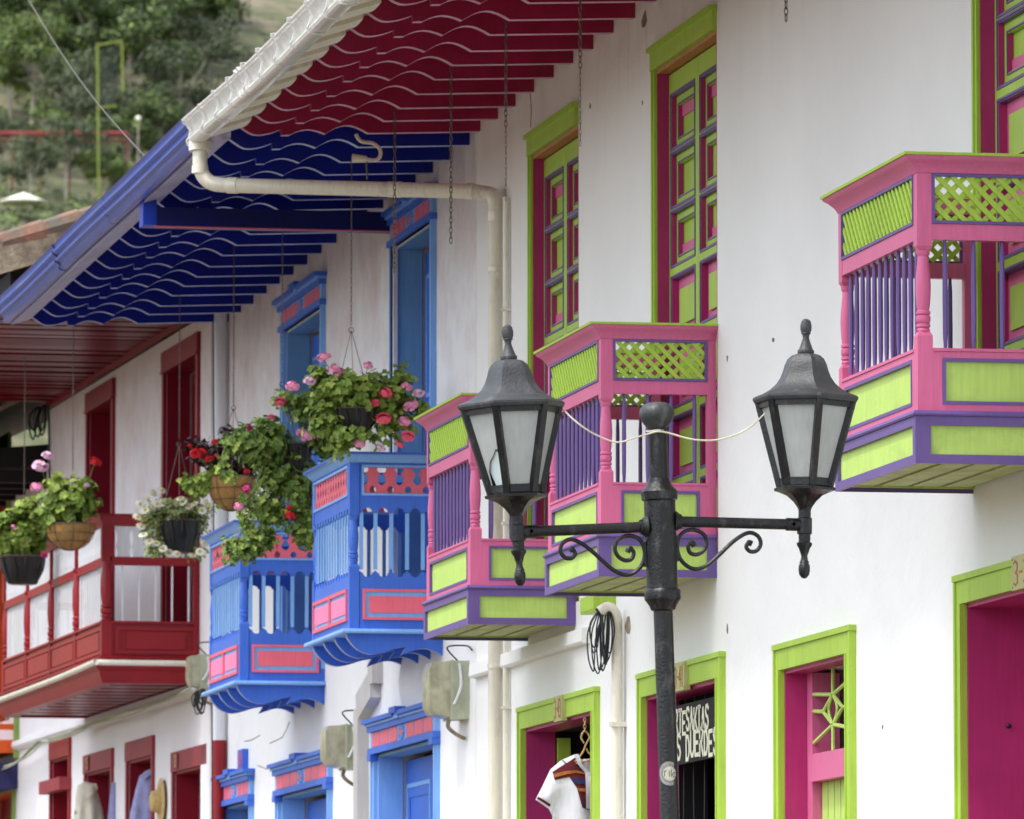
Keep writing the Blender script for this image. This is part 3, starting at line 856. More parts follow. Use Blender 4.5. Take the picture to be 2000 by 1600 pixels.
sD, zD = at(2003, 1116, 0.04); plate(HP, sD - 0.02, zD, '3-37', w=0.44, hh=0.16)

# narrow door with sun-ray grille
a, b, t = wind
d = lime_frame(HP, a, b, t, name='door')
reveal(d, a + 0.121, b - 0.121, ZG, t - 0.141, 0.12, MAG, MAG)
m = MB(); m.box(0.12, 0.27, b - 0.27, b - 0.145, ZG, t - 0.16); m.box(0.12, 0.27, a + 0.145, a + 0.2, ZG, t - 0.16)
zc0, zc1 = 3.02, 3.24
s0_, zc1 = at(1620, 1468, -0.12); _, zc0 = at(1620, 1522, -0.12)
m.box(0.1, 0.2, a + 0.2, b - 0.27, zc0, zc1)
m.build('inner_frame', PINK, d, loc=(0, 0, 0))
m = MB(); n = 9
for i in range(n):
    y = a + 0.2 + (b - a - 0.47) * i / n; q = (b - a - 0.47) / n
    m.box(0.17, 0.2, y + 0.008, y + q - 0.008, ZG, zc0 - 0.002, 0); m.box(0.178, 0.19, y - 0.008, y + 0.008, ZG, zc0 - 0.002, 1)
m.build('door_leaf', [LIMEP, PURP], d, loc=(0, 0, 0))
m = MB()
cS, cZ = (a + 0.2 + b - 0.27) / 2 + 0.22, (zc1 + t - 0.16) / 2
hw, hh = (b - a - 0.47) / 2 - 0.1, (t - 0.16 - zc1) / 2
def rod(p, q): m.tube([(0.13, p[0], p[1]), (0.13, q[0], q[1])], 0.011, 6)
top, bot = (cS, cZ + hh * 0.36), (cS, cZ - hh * 0.36)
lf, rt = (cS + hw * 0.4, cZ), (cS - hw * 0.4, cZ)
for p, q in ((top, (cS, cZ + hh)), (bot, (cS, cZ - hh)), (top, lf), (lf, bot), (bot, rt), (rt, top),
             (lf, (cS + hw, cZ + 0.02)), (rt, (cS - hw, cZ + 0.02)), (top, (cS + hw, cZ + hh * 0.5)), (top, (cS - hw, cZ + hh * 0.75)),
             (bot, (cS + hw, cZ - hh * 0.8)), (bot, (cS - hw, cZ - hh * 0.6))):
    rod(p, q)
for sg in (-1, 1):
    m.tube([(0.13, cS + sg * hw * 0.17 * sin(pi * k / 8), bot[1] + (top[1] - bot[1]) * k / 8) for k in range(9)], 0.009, 6)
m.build('grille', LIMEP, d, loc=(0, 0, 0))
dark_backing(d, a + 0.14, b - 0.14, t - 0.16); d.children[-1].location = (0, 0, 0)

# upper french windows
HEADT = paint('orange_brown_head', (190, 128, 84), 0.6, 0.15, 6, 0.2)  # orange-brown colour for the head of the upper windows
def leaf_panels(m, y0, y1, zb0, zt):
    """joined shutter leaf: stiles and rails with sunk panels, magenta in the sides of the recesses, purple beads"""
    w0, w1 = y0 + 0.085, y1 - 0.065; F = 0.03
    m.box(y0, w0, zb0, zt, -0.03, F, 0); m.box(w1, y1, zb0, zt, -0.03, F, 0)
    z = zt - 0.13; prev = zt
    for k in (1, 2, 3, 4, 4, 4, 4):
        H = 0.315 if k != 4 else 0.345
        zb = z - H
        if zb < zb0 + 0.1: break
        m.box(w0, w1, z, prev, -0.03, F, 0); prev = zb
        frame(m, w0 - 0.012, w1 + 0.012, zb - 0.012, z + 0.012, 0.0115, F, F + 0.006, 1)
        m.box(w1 - 0.006, w1 - 0.0005, zb, z, -0.028, F - 0.001, 3); m.box(w0, w1 - 0.006, z - 0.006, z - 0.0005, -0.028, F - 0.001, 1)
        m.box(w0, w1 - 0.006, zb + 0.0005, zb + 0.006, -0.028, F - 0.001, 1)
        if k != 4:
            a_, b_, c_, d_ = w0 + 0.06, w1 - 0.07, zb + 0.055, z - 0.055
            frame(m, w0 + 0.001, w1 - 0.007, zb + 0.007, z - 0.007, 0.055, -0.028, 0.0, 0)
            m.box(a_ - 0.01, b_ + 0.01, c_ - 0.02, d_ + 0.02, -0.055, -0.0285, 0)
            frame(m, a_ - 0.002, b_ + 0.006, c_ - 0.006, d_ + 0.006, 0.008, 0.0, 0.005, 1)
            m.box(b_ - 0.004, b_ + 0.002, c_, d_, -0.028, 0.0, 3); m.box(a_, b_ - 0.004, d_ - 0.004, d_ + 0.001, -0.028, 0.0, 1)
            if k == 1: m.box(a_, b_ - 0.005, d_ - 0.075, d_ - 0.005, -0.028, -0.02, 2)
            if k == 3: m.box(a_, b_ - 0.005, c_, c_ + 0.07, -0.028, -0.02, 2)
        else:
            m.box(w0, w1 - 0.007, zb + 0.007, z - 0.007, -0.03, -0.012, 2)
            m.box(w0 + 0.09, w1 - 0.1, zb + 0.06, z - 0.075, -0.0115, 0.004, 0)
        z = zb - (0.032 if k in (1, 2) else 0.07)
    m.box(w0, w1, zb0, prev, -0.03, F, 0)
for (a, b) in upper:
    zt = 7.66
    m = MB()
    m.box(-0.03, 0, a, b, zt - 0.14, zt - 0.03, 0); m.box(-0.05, 0, a - 0.01, b + 0.012, zt - 0.03, zt, 0)
    m.box(-0.014, 0, b - 0.07, b, 4.55, zt - 0.14, 0); m.box(-0.024, 0, b - 0.024, b + 0.004, 4.55, zt - 0.03, 0)
    m.box(-0.019, 0, b - 0.074, b - 0.062, 4.55, zt - 0.14, 0)
    m.box(0.02, 0.06, a + 0.001, a + 0.06, 4.55, zt - 0.142, 0)
    f = m.build('window', LIME, HP)
    reveal(f, a + 0.002, b - 0.062, 4.55, zt - 0.142, 0.1, MAG, HEADT, x0=0.001)
    A, B = a + 0.03, b - 0.085; mid = (A + B) / 2
    for (p, q) in ((A, mid - 0.003), (mid + 0.003, B)):
        m = MB(lambda P: (0.1 - P[2], P[0], P[1]))
        leaf_panels(m, p, q, 4.56, zt - 0.172)
        m.build('shutter', [LIME, PURP, PINK, MAG], f, loc=(0, 0, 0))

# balconies
bal = pink_balcony(HP); bal.location = (0, -0.64, 4.412 - ZG)
b_ = dup(bal, HP, (0, 3.55, 4.405 - ZG)); b_ = dup(bal, HP, (0, -8.17, 4.412 - ZG))

# rafters, boards, gutter, roof
RB = MB
raf = make_rafter('rafter', None, 7.93, 8.06).build('rafter', [CRIM, LILACR], HP)
raf.location = (0, 6.93, -ZG)
k = 1
while 6.93 - 0.655 * k > -5.5:
    dup(raf, HP, (0, 6.93 - 0.655 * k + random.uniform(-0.02, 0.02), -ZG + random.uniform(-0.006, 0.006))); k += 1
m = MB(); nb = 12
for i in range(nb):
    x = -i * 0.145; m.box(x - 0.14, x, GP0, GP1 - 0.02, 8.061 + 0.002 * (i % 2), 8.082, 0)
m.build('soffit_boards', CRIM, HP)
def gutter(name, prof, th, s0, s1, mat, parent, wob=0.0, step=1.0):
    inner = [(o - th if i > len(prof) // 2 or True else o, z + th) for i, (o, z) in enumerate(prof)]
    P = prof + [(o, z) for o, z in reversed([(o + (0.004 if i < 2 else -0.004), z + (0.004 if 0 < i < len(prof) - 1 else 0)) for i, (o, z) in enumerate(prof)])]
    n = max(2, int((s1 - s0) / step)); vs = []; fs = []; k = len(P)
    for j in range(n + 1):
        s = s0 + (s1 - s0) * j / n
        dz = wob * sin(s * 0.9 + 1) ; dx = wob * 0.8 * sin(s * 0.5)
        vs += [(-o + dx, s, z + dz) for o, z in P]
    for j in range(n):
        for i in range(k):
            i2 = (i + 1) % k
            fs.append((j * k + i, j * k + i2, (j + 1) * k + i2, (j + 1) * k + i))
    m = MB(); m.add(vs, fs)
    # stop end
    for s in (s0, s1):
        m.add([(-o, s, z) for o, z in prof], [tuple(range(len(prof)))])
    return m.build(name, mat, parent, smooth=28)
profW = [(1.835, 7.965), (1.835, 7.83), (1.86, 7.805), (1.915, 7.803), (1.948, 7.812), (1.956, 7.83), (1.952, 7.845), (1.936, 7.852), (1.928, 7.87), (1.93, 7.895), (1.94, 7.92), (1.955, 7.942), (1.962, 7.955), (1.978, 7.96), (1.985, 7.968), (1.985, 7.98), (1.965, 7.982)]
gu = gutter('gutter', profW, 0.003, -12, 7.12, PVCW, HP, wob=0.012)
s = 6.95
while s > -4:
    m = MB()
    m.obox((-1.985, s, 7.983), (-1.84, s - 0.01, 7.975), 0.016, 0.003)
    P = [(-1.989, 7.982), (-1.989, 7.962), (-1.962, 7.93), (-1.946, 7.895), (-1.952, 7.86), (-1.966, 7.835), (-1.955, 7.803), (-1.92, 7.795), (-1.86, 7.797)]
    for i in range(len(P) - 1):
        y = s + 0.012 * i; m.obox((P[i][0], y, P[i][1]), (P[i + 1][0], y + 0.012, P[i + 1][1]), 0.018, 0.004)
    m.build('gutter_strap', PVCW, gu, loc=(0, 0, 0), smooth=None)
    s -= 0.655 + random.uniform(-0.04, 0.04)
for s in (4.55, 4.68, 0.5, 0.63):
    m = MB(); m.prism([(-o - (0.005 if i > 2 else -0.0), z - (0.004 if i in (1, 2, 3, 4) else -0.004)) for i, (o, z) in enumerate(profW)], 'y', s - 0.02, s + 0.02)
    m.build('gutter_joint', PVCW, gu, loc=(0, 0, 0))
m = MB()
for i in range(28):
    s = 7.0 - 0.655 * i
    # eave tiles washed cream, each lapping over the next; bellied underside
    vs = []; q = 6
    for j in range(q + 1):
        t = j / q; y = s - 0.66 * t; bel = -0.03 * sin(pi * t)
        zz = 7.915 + bel - 0.05 * (t)
        vs += [(-1.63, y, zz + 0.03), (-1.86, y, zz - 0.045), (-1.86, y, zz + 0.0), (-1.63, y, zz + 0.08)]
    fs = []
    for j in range(q):
        for a_ in range(4): fs.append((j * 4 + a_, j * 4 + (a_ + 1) % 4, (j + 1) * 4 + (a_ + 1) % 4, (j + 1) * 4 + a_))
    fs += [(0, 1, 2, 3), (q * 4 + 3, q * 4 + 2, q * 4 + 1, q * 4)]
    m.add(vs, fs)
m.build('eave_boards', CREAM, HP)
tile_roof(GP0, GP1, 1.86, 7.955, 0.3, 16, HP)

# rain pipe from the gutter end to the wall and down
def pt(px, py, out, fr=FP):
    s, z = at(px, py, out, fr); return (-out, s, z)
p0 = (-1.885, 6.97, 7.82)
xh0, zh0 = aty(405, 350, 47.0); xh1, zh1 = aty(935, 377, 46.2)
A0 = (xh0 - XW, 6.97, zh0 - 0.02); A1 = (xh1 - XW, 6.1, zh1)
B1, B2 = pt(969, 420, 0.07), pt(945, 1620, 0.07)
B2 = (-0.07, B1[1], 1.3)
A0 = (-1.885, 6.97, A0[2])
path = [p0, (A0[0], 6.96, 7.7), (A0[0], 6.96, zh0 + 0.1)] + crom([(A0[0], 6.96, zh0 + 0.1), (A0[0] + 0.02, 6.96, zh0 + 0.02), (A0[0] + 0.08, 6.94, zh0 - 0.035), (A0[0] + 0.18, 6.91, zh0 - 0.05)], 4)[1:]
path += crom([(A1[0] - 0.06, A1[1] + 0.03, zh1), (A1[0] + 0.03, A1[1], zh1 - 0.015), (-0.085, B1[1], zh1 - 0.06), (-0.07, B1[1], zh1 - 0.17)], 5)
path += [B2]
m = MB(); m.tube(path, 0.05, 20)
def collar(m, p, q, r, L, n=20):
    p = Vector(p); q = Vector(q); d = (q - p).normalized(); m.tube([p, p + d * L], r, n)
hz = Vector(path[-12] if False else (A0[0] + 0.18, 6.91, zh0 - 0.05)); he = Vector((A1[0] - 0.06, A1[1] + 0.03, zh1))
collar(m, hz, he, 0.055, 0.07); collar(m, he - (he - hz) * 0.02, he, 0.055, 0.05); collar(m, hz + (he - hz) * 0.66, he, 0.054, 0.09)
collar(m, p0, (A0[0], 6.96, 7.7), 0.075, 0.06); collar(m, (A0[0], 6.96, 7.66), (A0[0], 6.96, 7.5), 0.055, 0.05)
collar(m, (-0.07, B1[1], zh1 - 0.16), (-0.07, B1[1], 5), 0.056, 0.06)
for z in (6.9, 5.6, 4.3, 3.1): collar(m, (-0.07, B1[1], z), (-0.07, B1[1], z - 1), 0.057, 0.03)
m.build('rain_pipe', PVC, HP)
m = MB()      # bent offcut of pipe used as a hook for the sling that carries the rain pipe
hp = [aty(695, 262, 46.4), aty(705, 276, 46.4), aty(728, 280, 46.4), aty(742, 292, 46.4), aty(742, 306, 46.4), aty(733, 313, 46.4), aty(716, 311, 46.4)]
m.tube(crom([(x - XW, 6.4, z) for x, z in hp], 4), 0.013, 10)
x0_, z0_ = aty(716, 311, 46.4); x1_, z1_ = aty(688, 309, 46.4)
m.tube([(x0_ - XW, 6.4, z0_), (x1_ - XW, 6.4, z1_)], [0.022, 0.03], 10)
x1_, z1_ = aty(717, 350, 46.4)
m.tube([(x0_ - XW, 6.4, z0_ - 0.01), (x1_ - XW, 6.4, z1_)], 0.006, 6, 1)
m.build('pipe_sling', [PVC, CHAIN], HP)
m = MB(); s_, _ = at(988, 800, 0.03)
m.tube([(-0.03, s_, 7.35), (-0.03, s_, 1.3)], 0.02, 10)
for z in (6.6, 5.2, 4.0, 2.9): m.box(-0.055, 0, s_ - 0.03, s_ + 0.03, z, z + 0.02)
m.build('conduit', PVC, HP)
# ledge under the balconies
s0_, z0_ = at(1000, 1296, 0.04); s1_, z1_ = at(1140, 1248, 0.04)
m = MB(); m.prism([(-0.0, z0_ + 0.09), (-0.05, z0_ + 0.08), (-0.055, z0_), (-0.045, z0_ - 0.012), (0, z0_ - 0.015)], 'y', s1_, 7.03)
m.build('ledge', WALL, HP)
# second pipe with the cables coming out of its mouth
sp, zp = at(1205, 1190, 0.05)
m = MB(); m.tube([(-0.05, sp, 1.3), (-0.05, sp, zp - 0.12)] + crom([(-0.05, sp, zp - 0.12), (-0.055, sp, zp - 0.04), (-0.1, sp, zp + 0.01), (-0.16, sp, zp - 0.02)], 4)[1:], 0.034, 14, cap=False)
m.tube([(-0.16, sp, zp - 0.02), (-0.161, sp, zp - 0.021)], 0.03, 12, 1)
for z in (3.7, 2.6): m.box(-0.09, 0, sp - 0.045, sp + 0.045, z, z + 0.03)
m.build('cable_pipe', [PVC, DARK], HP)
sg, zg = at(1165, 1178, 0.1)
m = MB(); m.box(-0.13, 0, sg - 0.1, sg + 0.35, zg - 0.05, zg + 0.05); m.box(-0.135, -0.13, sg - 0.09, sg + 0.34, zg - 0.04, zg + 0.04)
m.build('junction_box', LIME, HP)
# small knocks in the plaster
m = MB()
for (px, py, a_, b_2) in ((1227, 1222, 0.06, 0.05), (1511, 664, 0.02, 0.015), (1421, 700, 0.012, 0.02), (1153, 208, 0.015, 0.02), (1255, 200, 0.01, 0.02), (1259, 38, 0.05, 0.05), (1421, 1228, 0.012, 0.03), (1724, 1420, 0.01, 0.01)):
    s, z = at(px, py)
    pts = [(s + a_ * 1.6 * cos(t) * random.uniform(.6, 1.1), z + b_2 * sin(t) * random.uniform(.6, 1.3)) for t in [2 * pi * q / 9 for q in range(9)]]
    m.prism(pts, 'x', -0.003, 0.0)
m.build('plaster_chips', MORT, HP)

# ================================================================ blue and white house
HB = house_root(FB, 'white house with blue balconies, navy rafters and coral friezes over its doors')
B0, B1_ = -5.94, 6.2
up = [(-4.39, -2.60, 7.79), (0.55, 2.66, 7.72)]
lo = [(-4.55, -1.80, 4.19), (0.16, 2.85, 4.07), (4.22, 6.0, 4.10)]
ops = [(a + 0.12, b - 0.12, 4.7, t - 0.26) for a, b, t in up] + [(a + 0.12, b - 0.12, ZG - 0.3, t - 0.25) for a, b, t in lo]
mb = wall(MB(), B0, B1_, ZG - 0.3, 8.02, 0.36, ops)
mb.build('wall', WALLB, HB, smooth=None)
m = MB(); m.box(5.9, 6.2, B0, B1_, ZG - 0.3, 8.02); m.build('back_wall', WALLB, HB)
m = MB(); m.box(0.36, 6, B0, B1_, 4.2, 4.4); m.build('upper_floor', DARK, HB)
sa_, _ = at(770, 650, 0.03, FB); sb_, _ = at(745, 650, 0.03, FB)
m = MB(); m.box(-0.03, 0, sa_ + 0.03, sb_, 4.9, 7.6); m.build('pilaster', WALLB, HB)
# swelling in the old mud wall
for (px, py, ry, rz_, o) in ((800, 1330, 0.45, 0.35, 0.07), (590, 1400, 0.5, 0.3, 0.05), (905, 1480, 0.3, 0.5, 0.03)):
    s, z = at(px, py, 0, FB); vs = []; N_ = 12; m = MB()
    for i in range(N_ + 1):
        for j in range(N_ + 1):
            u, v = i / N_ * 2 - 1, j / N_ * 2 - 1; r = min(1, sqrt(u * u + v * v))
            vs.append((-o * (0.5 + 0.5 * cos(pi * r)) + 0.002 - (0.003 if r < 1 else 0), s + u * ry, z + v * rz_))
    m.add(vs, [(i * (N_ + 1) + j, (i + 1) * (N_ + 1) + j, (i + 1) * (N_ + 1) + j + 1, i * (N_ + 1) + j + 1) for i in range(N_) for j in range(N_)])
    m.build('wall_swelling', WALLB, HB, smooth=60, fix=False)
def blue_door(h, a, b, t, zb, lower):
    m = MB(); pr = 0.03; zt = t - 0.25
    m.box(-pr, 0, a, a + 0.12, zb, zt); m.box(-pr, 0, b - 0.12, b, zb, zt); m.box(-pr + 0.003, 0, a, b, zt, zt + 0.02)
    for y in (a + 0.01, b - 0.05): m.box(-pr - 0.01, -pr, y, y + 0.04, zb, zt)
    d = m.build('door', LBLUE, h)
    reveal(d, a + 0.121, b - 0.121, zb, zt - 0.001, 0.18, LBLUE if lower else TEAL, TEAL)
    mid = (a + b) / 2
    m = MB(lambda P: (0.2 - P[2], P[0], P[1]))
    A, B = (a + 0.14, b - 0.14)
    for (p, q) in ((A, mid), (mid + 0.004, B)) if lower else ((mid + 0.1, B),):
        m.box(p, q, zb, zt - 0.05, -0.04, 0, 0)
        frame(m, p + 0.12, q - 0.12, zt - 1.1, zt - 0.22, 0.03, 0, 0.014, 1)
        frame(m, p + 0.15, q - 0.15, zt - 1.07, zt - 0.25, 0.07, 0, 0.008, 0)
    m.build('door_leaf', [BLUE, LBLUE], d, loc=(0, 0, 0))
    m = MB(); m.add([(0.34, a, zb), (0.34, b, zb), (0.34, b, t), (0.34, a, t)], [(0, 1, 2, 3)])  # flat dark sheet standing in for the unlit interior
    m.build('dark_backing', DARK, d, loc=(0, 0, 0))
    if lower:
        for y in (a + 0.06, b - 0.06):
            m = MB(); m.box(-0.06, 0, y - 0.075, y + 0.075, zt - 0.045, zt - 0.001)
            m.build('capital', BLUE, d, loc=(0, 0, 0))
    return d
for a, b, t in up:
    blue_door(HB, a, b, t, 4.7, False); cornice(HB, a, b, t)
for a, b, t in lo:
    blue_door(HB, a, b, t, ZG, True); cornice(HB, a, b, t)
bb = blue_balcony(HB); bb.location = (0, -4.67, 4.642 - ZG)
b_ = dup(bb, HB, (0, 0.55, 4.572 - ZG))
sq, zq = at(474, 1488, 0.03, FB)
m = MB(); m.box(-0.05, 0, sq - 0.12, sq + 0.16, zq - 0.07, zq + 0.1, 0)
nb_ = m.build('number_plate', [BLUE, CORAL], HB)
letters('14', nb_, sq + 0.02, zq - 0.05, 0.17, 0.12, 0.051, 0.003, CORAL, 'digits')

raf = make_rafter('rafter', None, 7.885, 8.02).build('rafter', [NAVY, LILAC], HB)
raf.location = (0, 5.8, -ZG); k = 1
while 5.8 - 0.715 * k > B0 + 0.1:
    dup(raf, HB, (0, 5.8 - 0.715 * k + random.uniform(-0.02, 0.02), -ZG + random.uniform(-0.005, 0.005))); k += 1
m = MB()
for i in range(12):
    x = -i * 0.145; m.box(x - 0.14, x, B0 + 0.02, B1_ - 0.05, 8.021 + 0.002 * (i % 2), 8.04, 0)
m.build('soffit_boards', NAVY, HB)
m = MB(); m.box(-1.72, 0, -2.62, -2.44, 7.665, 7.80, 0); m.box(-1.74, 0, -2.626, -2.60, 7.655, 7.664, 1); m.box(-1.82, -1.721, -2.63, -2.43, 7.668, 7.9, 2)
m.build('tie_beam', [DBEAM, CORAL, ROYAL], HB)
profB = [(1.80, 8.10), (1.80, 7.88), (1.83, 7.862), (1.87, 7.868), (1.885, 7.89), (1.872, 7.905), (1.885, 7.93), (1.915, 7.945), (1.915, 7.962), (1.895, 7.975), (1.90, 8.0), (1.935, 8.02), (1.935, 8.045), (1.915, 8.055), (1.925, 8.085), (1.94, 8.10), (1.93, 8.11)]
profB = [(o, 7.842 + (z - 7.86) * 0.82) for o, z in profB]
gb = gutter('gutter', profB, 0.003, B0 + 0.05, B1_ - 0.35, GUTB, HB, wob=0.006)
m = MB()
for s in (-1.2, 1.9): m.prism([(-o - (0.003 if i > 1 else 0), z - 0.002) for i, (o, z) in enumerate(profB)], 'y', s - 0.004, s + 0.004)
m.build('gutter_seam', BLK, gb, loc=(0, 0, 0))
m = MB(); m.prism([(-1.66, 7.872), (-1.812, 7.826), (-1.812, 7.98), (-1.66, 7.98)], 'y', B0 + 0.03, B1_ - 0.4)
m.build('fascia', FASB, HB)
tile_roof(B0 + 0.02, B1_ - 0.06, 1.80, 8.03, 0.3, 16, HB)
# flat rain duct with a dog-leg
m = MB(); P = [pt(733, 1290, 0.04, FB), pt(733, 1336, 0.04, FB), pt(706, 1384, 0.04, FB)]
P.append((-0.04, P[-1][1], 1.3))
dm = 0.075
for i in range(3): m.obox(P[i], P[i + 1], 0.2, 0.08 + 0.004 * i, up=(1, 0, 0))
pass
m.build('rain_duct', DUCT, HB)
m = MB()         # cracks in the plaster
for pts_ in (((478, 1448), (490, 1446), (500, 1441), (508, 1436)), ((527, 1452), (540, 1446), (552, 1440), (560, 1425), (566, 1410)), ((735, 1460), (748, 1452)), ((668, 1468), (690, 1470)), ((503, 1495), (520, 1502), (540, 1498))):
    m.tube([(-0.001, *at(px, py, 0, FB)) for px, py in pts_], 0.004, 4)
m.build('plaster_cracks', MORT, HB)

# ================================================================ red and white house
HR = house_root(FR, 'white house with dark red doors, long red balcony and planked red eaves')
def sR(px, py, out=0.0): return at(px, py, out, FR)
sE, zE = sR(95, 790)
R1 = sE
def opR(pf, pn, ytn, zb): 
    a, z = sR(pn, ytn); b, _ = sR(pf, ytn); return (a, b, z)
wr1 = (sR(392, 700)[0], sR(322, 700)[0], 7.95); wr2 = (*[sR(q, 750)[0] for q in (226, 173)], sR(226, 738)[1])
dl = [(*[sR(q, 1460)[0] for q in (410, 340)], sR(410, 1452)[1]), (*[sR(q, 1450)[0] for q in (303, 250)], sR(303, 1436)[1]),
      (*[sR(q, 1470)[0] for q in (223, 168)], sR(223, 1461)[1]), (*[sR(q, 1450)[0] for q in (140, 101)], sR(140, 1440)[1])]
print('red', R1, wr1, wr2, dl)
LI = 0.17
ops = [(a + 0.1, b - 0.1, 5.0, t - LI) for a, b, t in (wr1, wr2)] + [(a + 0.08, b - 0.08, ZG - 0.3, t - LI) for a, b, t in dl]
ROOFR = 8.02
RL = max(R1, dl[3][1] + 0.3)
mb = wall(MB(), -0.05, R1, ZG - 0.3, ROOFR + 0.05, 0.36, ops)
mb.build('wall', WALLR, HR, smooth=None)
m = MB(); m.box(5.9, 6.2, -0.05, R1, ZG - 0.3, ROOFR); m.build('back_wall', WALLR, HR)
m = MB(); m.box(0.36, 6, 0, R1, 4.3, 4.5); m.build('upper_floor', DARK, HR)
for i, (a, b, t) in enumerate((wr1, wr2)):
    m = MB()
    m.box(-0.03, 0, a, a + 0.1, 5.0, t - LI); m.box(-0.03, 0, b - 0.1, b, 5.0, t - LI); m.box(-0.035, 0, a - 0.01, b + 0.01, t - LI, t)
    m.box(-0.045, 0, a, b, t - LI - 0.02, t - LI)
    d = m.build('door', DRED, HR)
    reveal(d, a + 0.101, b - 0.101, 5.0, t - LI - 0.001, 0.2, DRED, DRED)
    m = MB(lambda P: (0.22 - P[2], P[0], P[1])); mid = (a + b) / 2
    for p, q in ((a + 0.12, mid), (mid + 0.005, b - 0.12)):
        frame(m, p, q, 6.1, t - LI - 0.03, 0.09, -0.03, 0.0, 0); m.box(p, q, 5.0, 6.1, -0.03, 0, 1 if i == 0 else 0)
        m.box(p, q, 6.85, 6.9, -0.03, 0, 0)
        m.box(p + 0.09, q - 0.09, 6.19, t - LI - 0.1, -0.02, -0.015, 2)
        frame(m, p + 0.08, q - 0.08, 5.2, 5.95, 0.03, 0, 0.012, 0)
    m.build('door_leaf', [DRED, BRICKR, DARK], d, loc=(0, 0, 0))
for i, (a, b, t) in enumerate(dl):
    m = MB()
    m.box(-0.025, 0, a, a + 0.08, ZG, t - LI); m.box(-0.025, 0, b - 0.08, b, ZG, t - LI); m.box(-0.03, 0, a - 0.01, b + 0.01, t - LI, t)
    d = m.build('door' if i < 3 else 'window', BRICKR if i < 3 else RED, HR)
    reveal(d, a + 0.081, b - 0.081, ZG, t - LI - 0.001, 0.2, DRED, DRED)
    m = MB(); m.add([(0.34, a, ZG), (0.34, b, ZG), (0.34, b, t), (0.34, a, t)], [(0, 1, 2, 3)]); m.build('dark_backing', DARK, d, loc=(0, 0, 0))  # dark sheet behind the opening, painted as interior gloom
    if i in (0, 3):
        m = MB(lambda P: (0.22 - P[2], P[0], P[1])); A, B = a + 0.1, b - 0.1; n = 4
        for q in range(n):
            p_, r_ = A + (B - A) * q / n, A + (B - A) * (q + 1) / n
            m.box(p_ + 0.004, r_ - 0.004, ZG, t - LI - 0.02, -0.03, 0, 0); frame(m, p_ + 0.06, r_ - 0.06, t - 0.9, t - LI - 0.14, 0.03, 0, 0.015, 1)
        m.build('door_leaf', [RED, BRICKR], d, loc=(0, 0, 0))
    if i == 3:
        _, zr = sR(120, 1535); m = MB(); m.box(-0.12, 0.0, a - 0.02, b + 0.02, zr - 0.06, zr + 0.06); m.build('cross_rail', BRICKR, d, loc=(0, 0, 0))
    if i in (0, 2):
        m = MB(); m.box(-0.045, -0.031, b - 0.42, b - 0.26, t - 0.15, t - 0.02); pl = m.build('number_plate', BRICKR, d, loc=(0, 0, 0))
        letters('15' if i == 2 else '13', pl, b - 0.34, t - 0.135, 0.11, 0.1, 0.0455, 0.003, SKYB, 'digits')

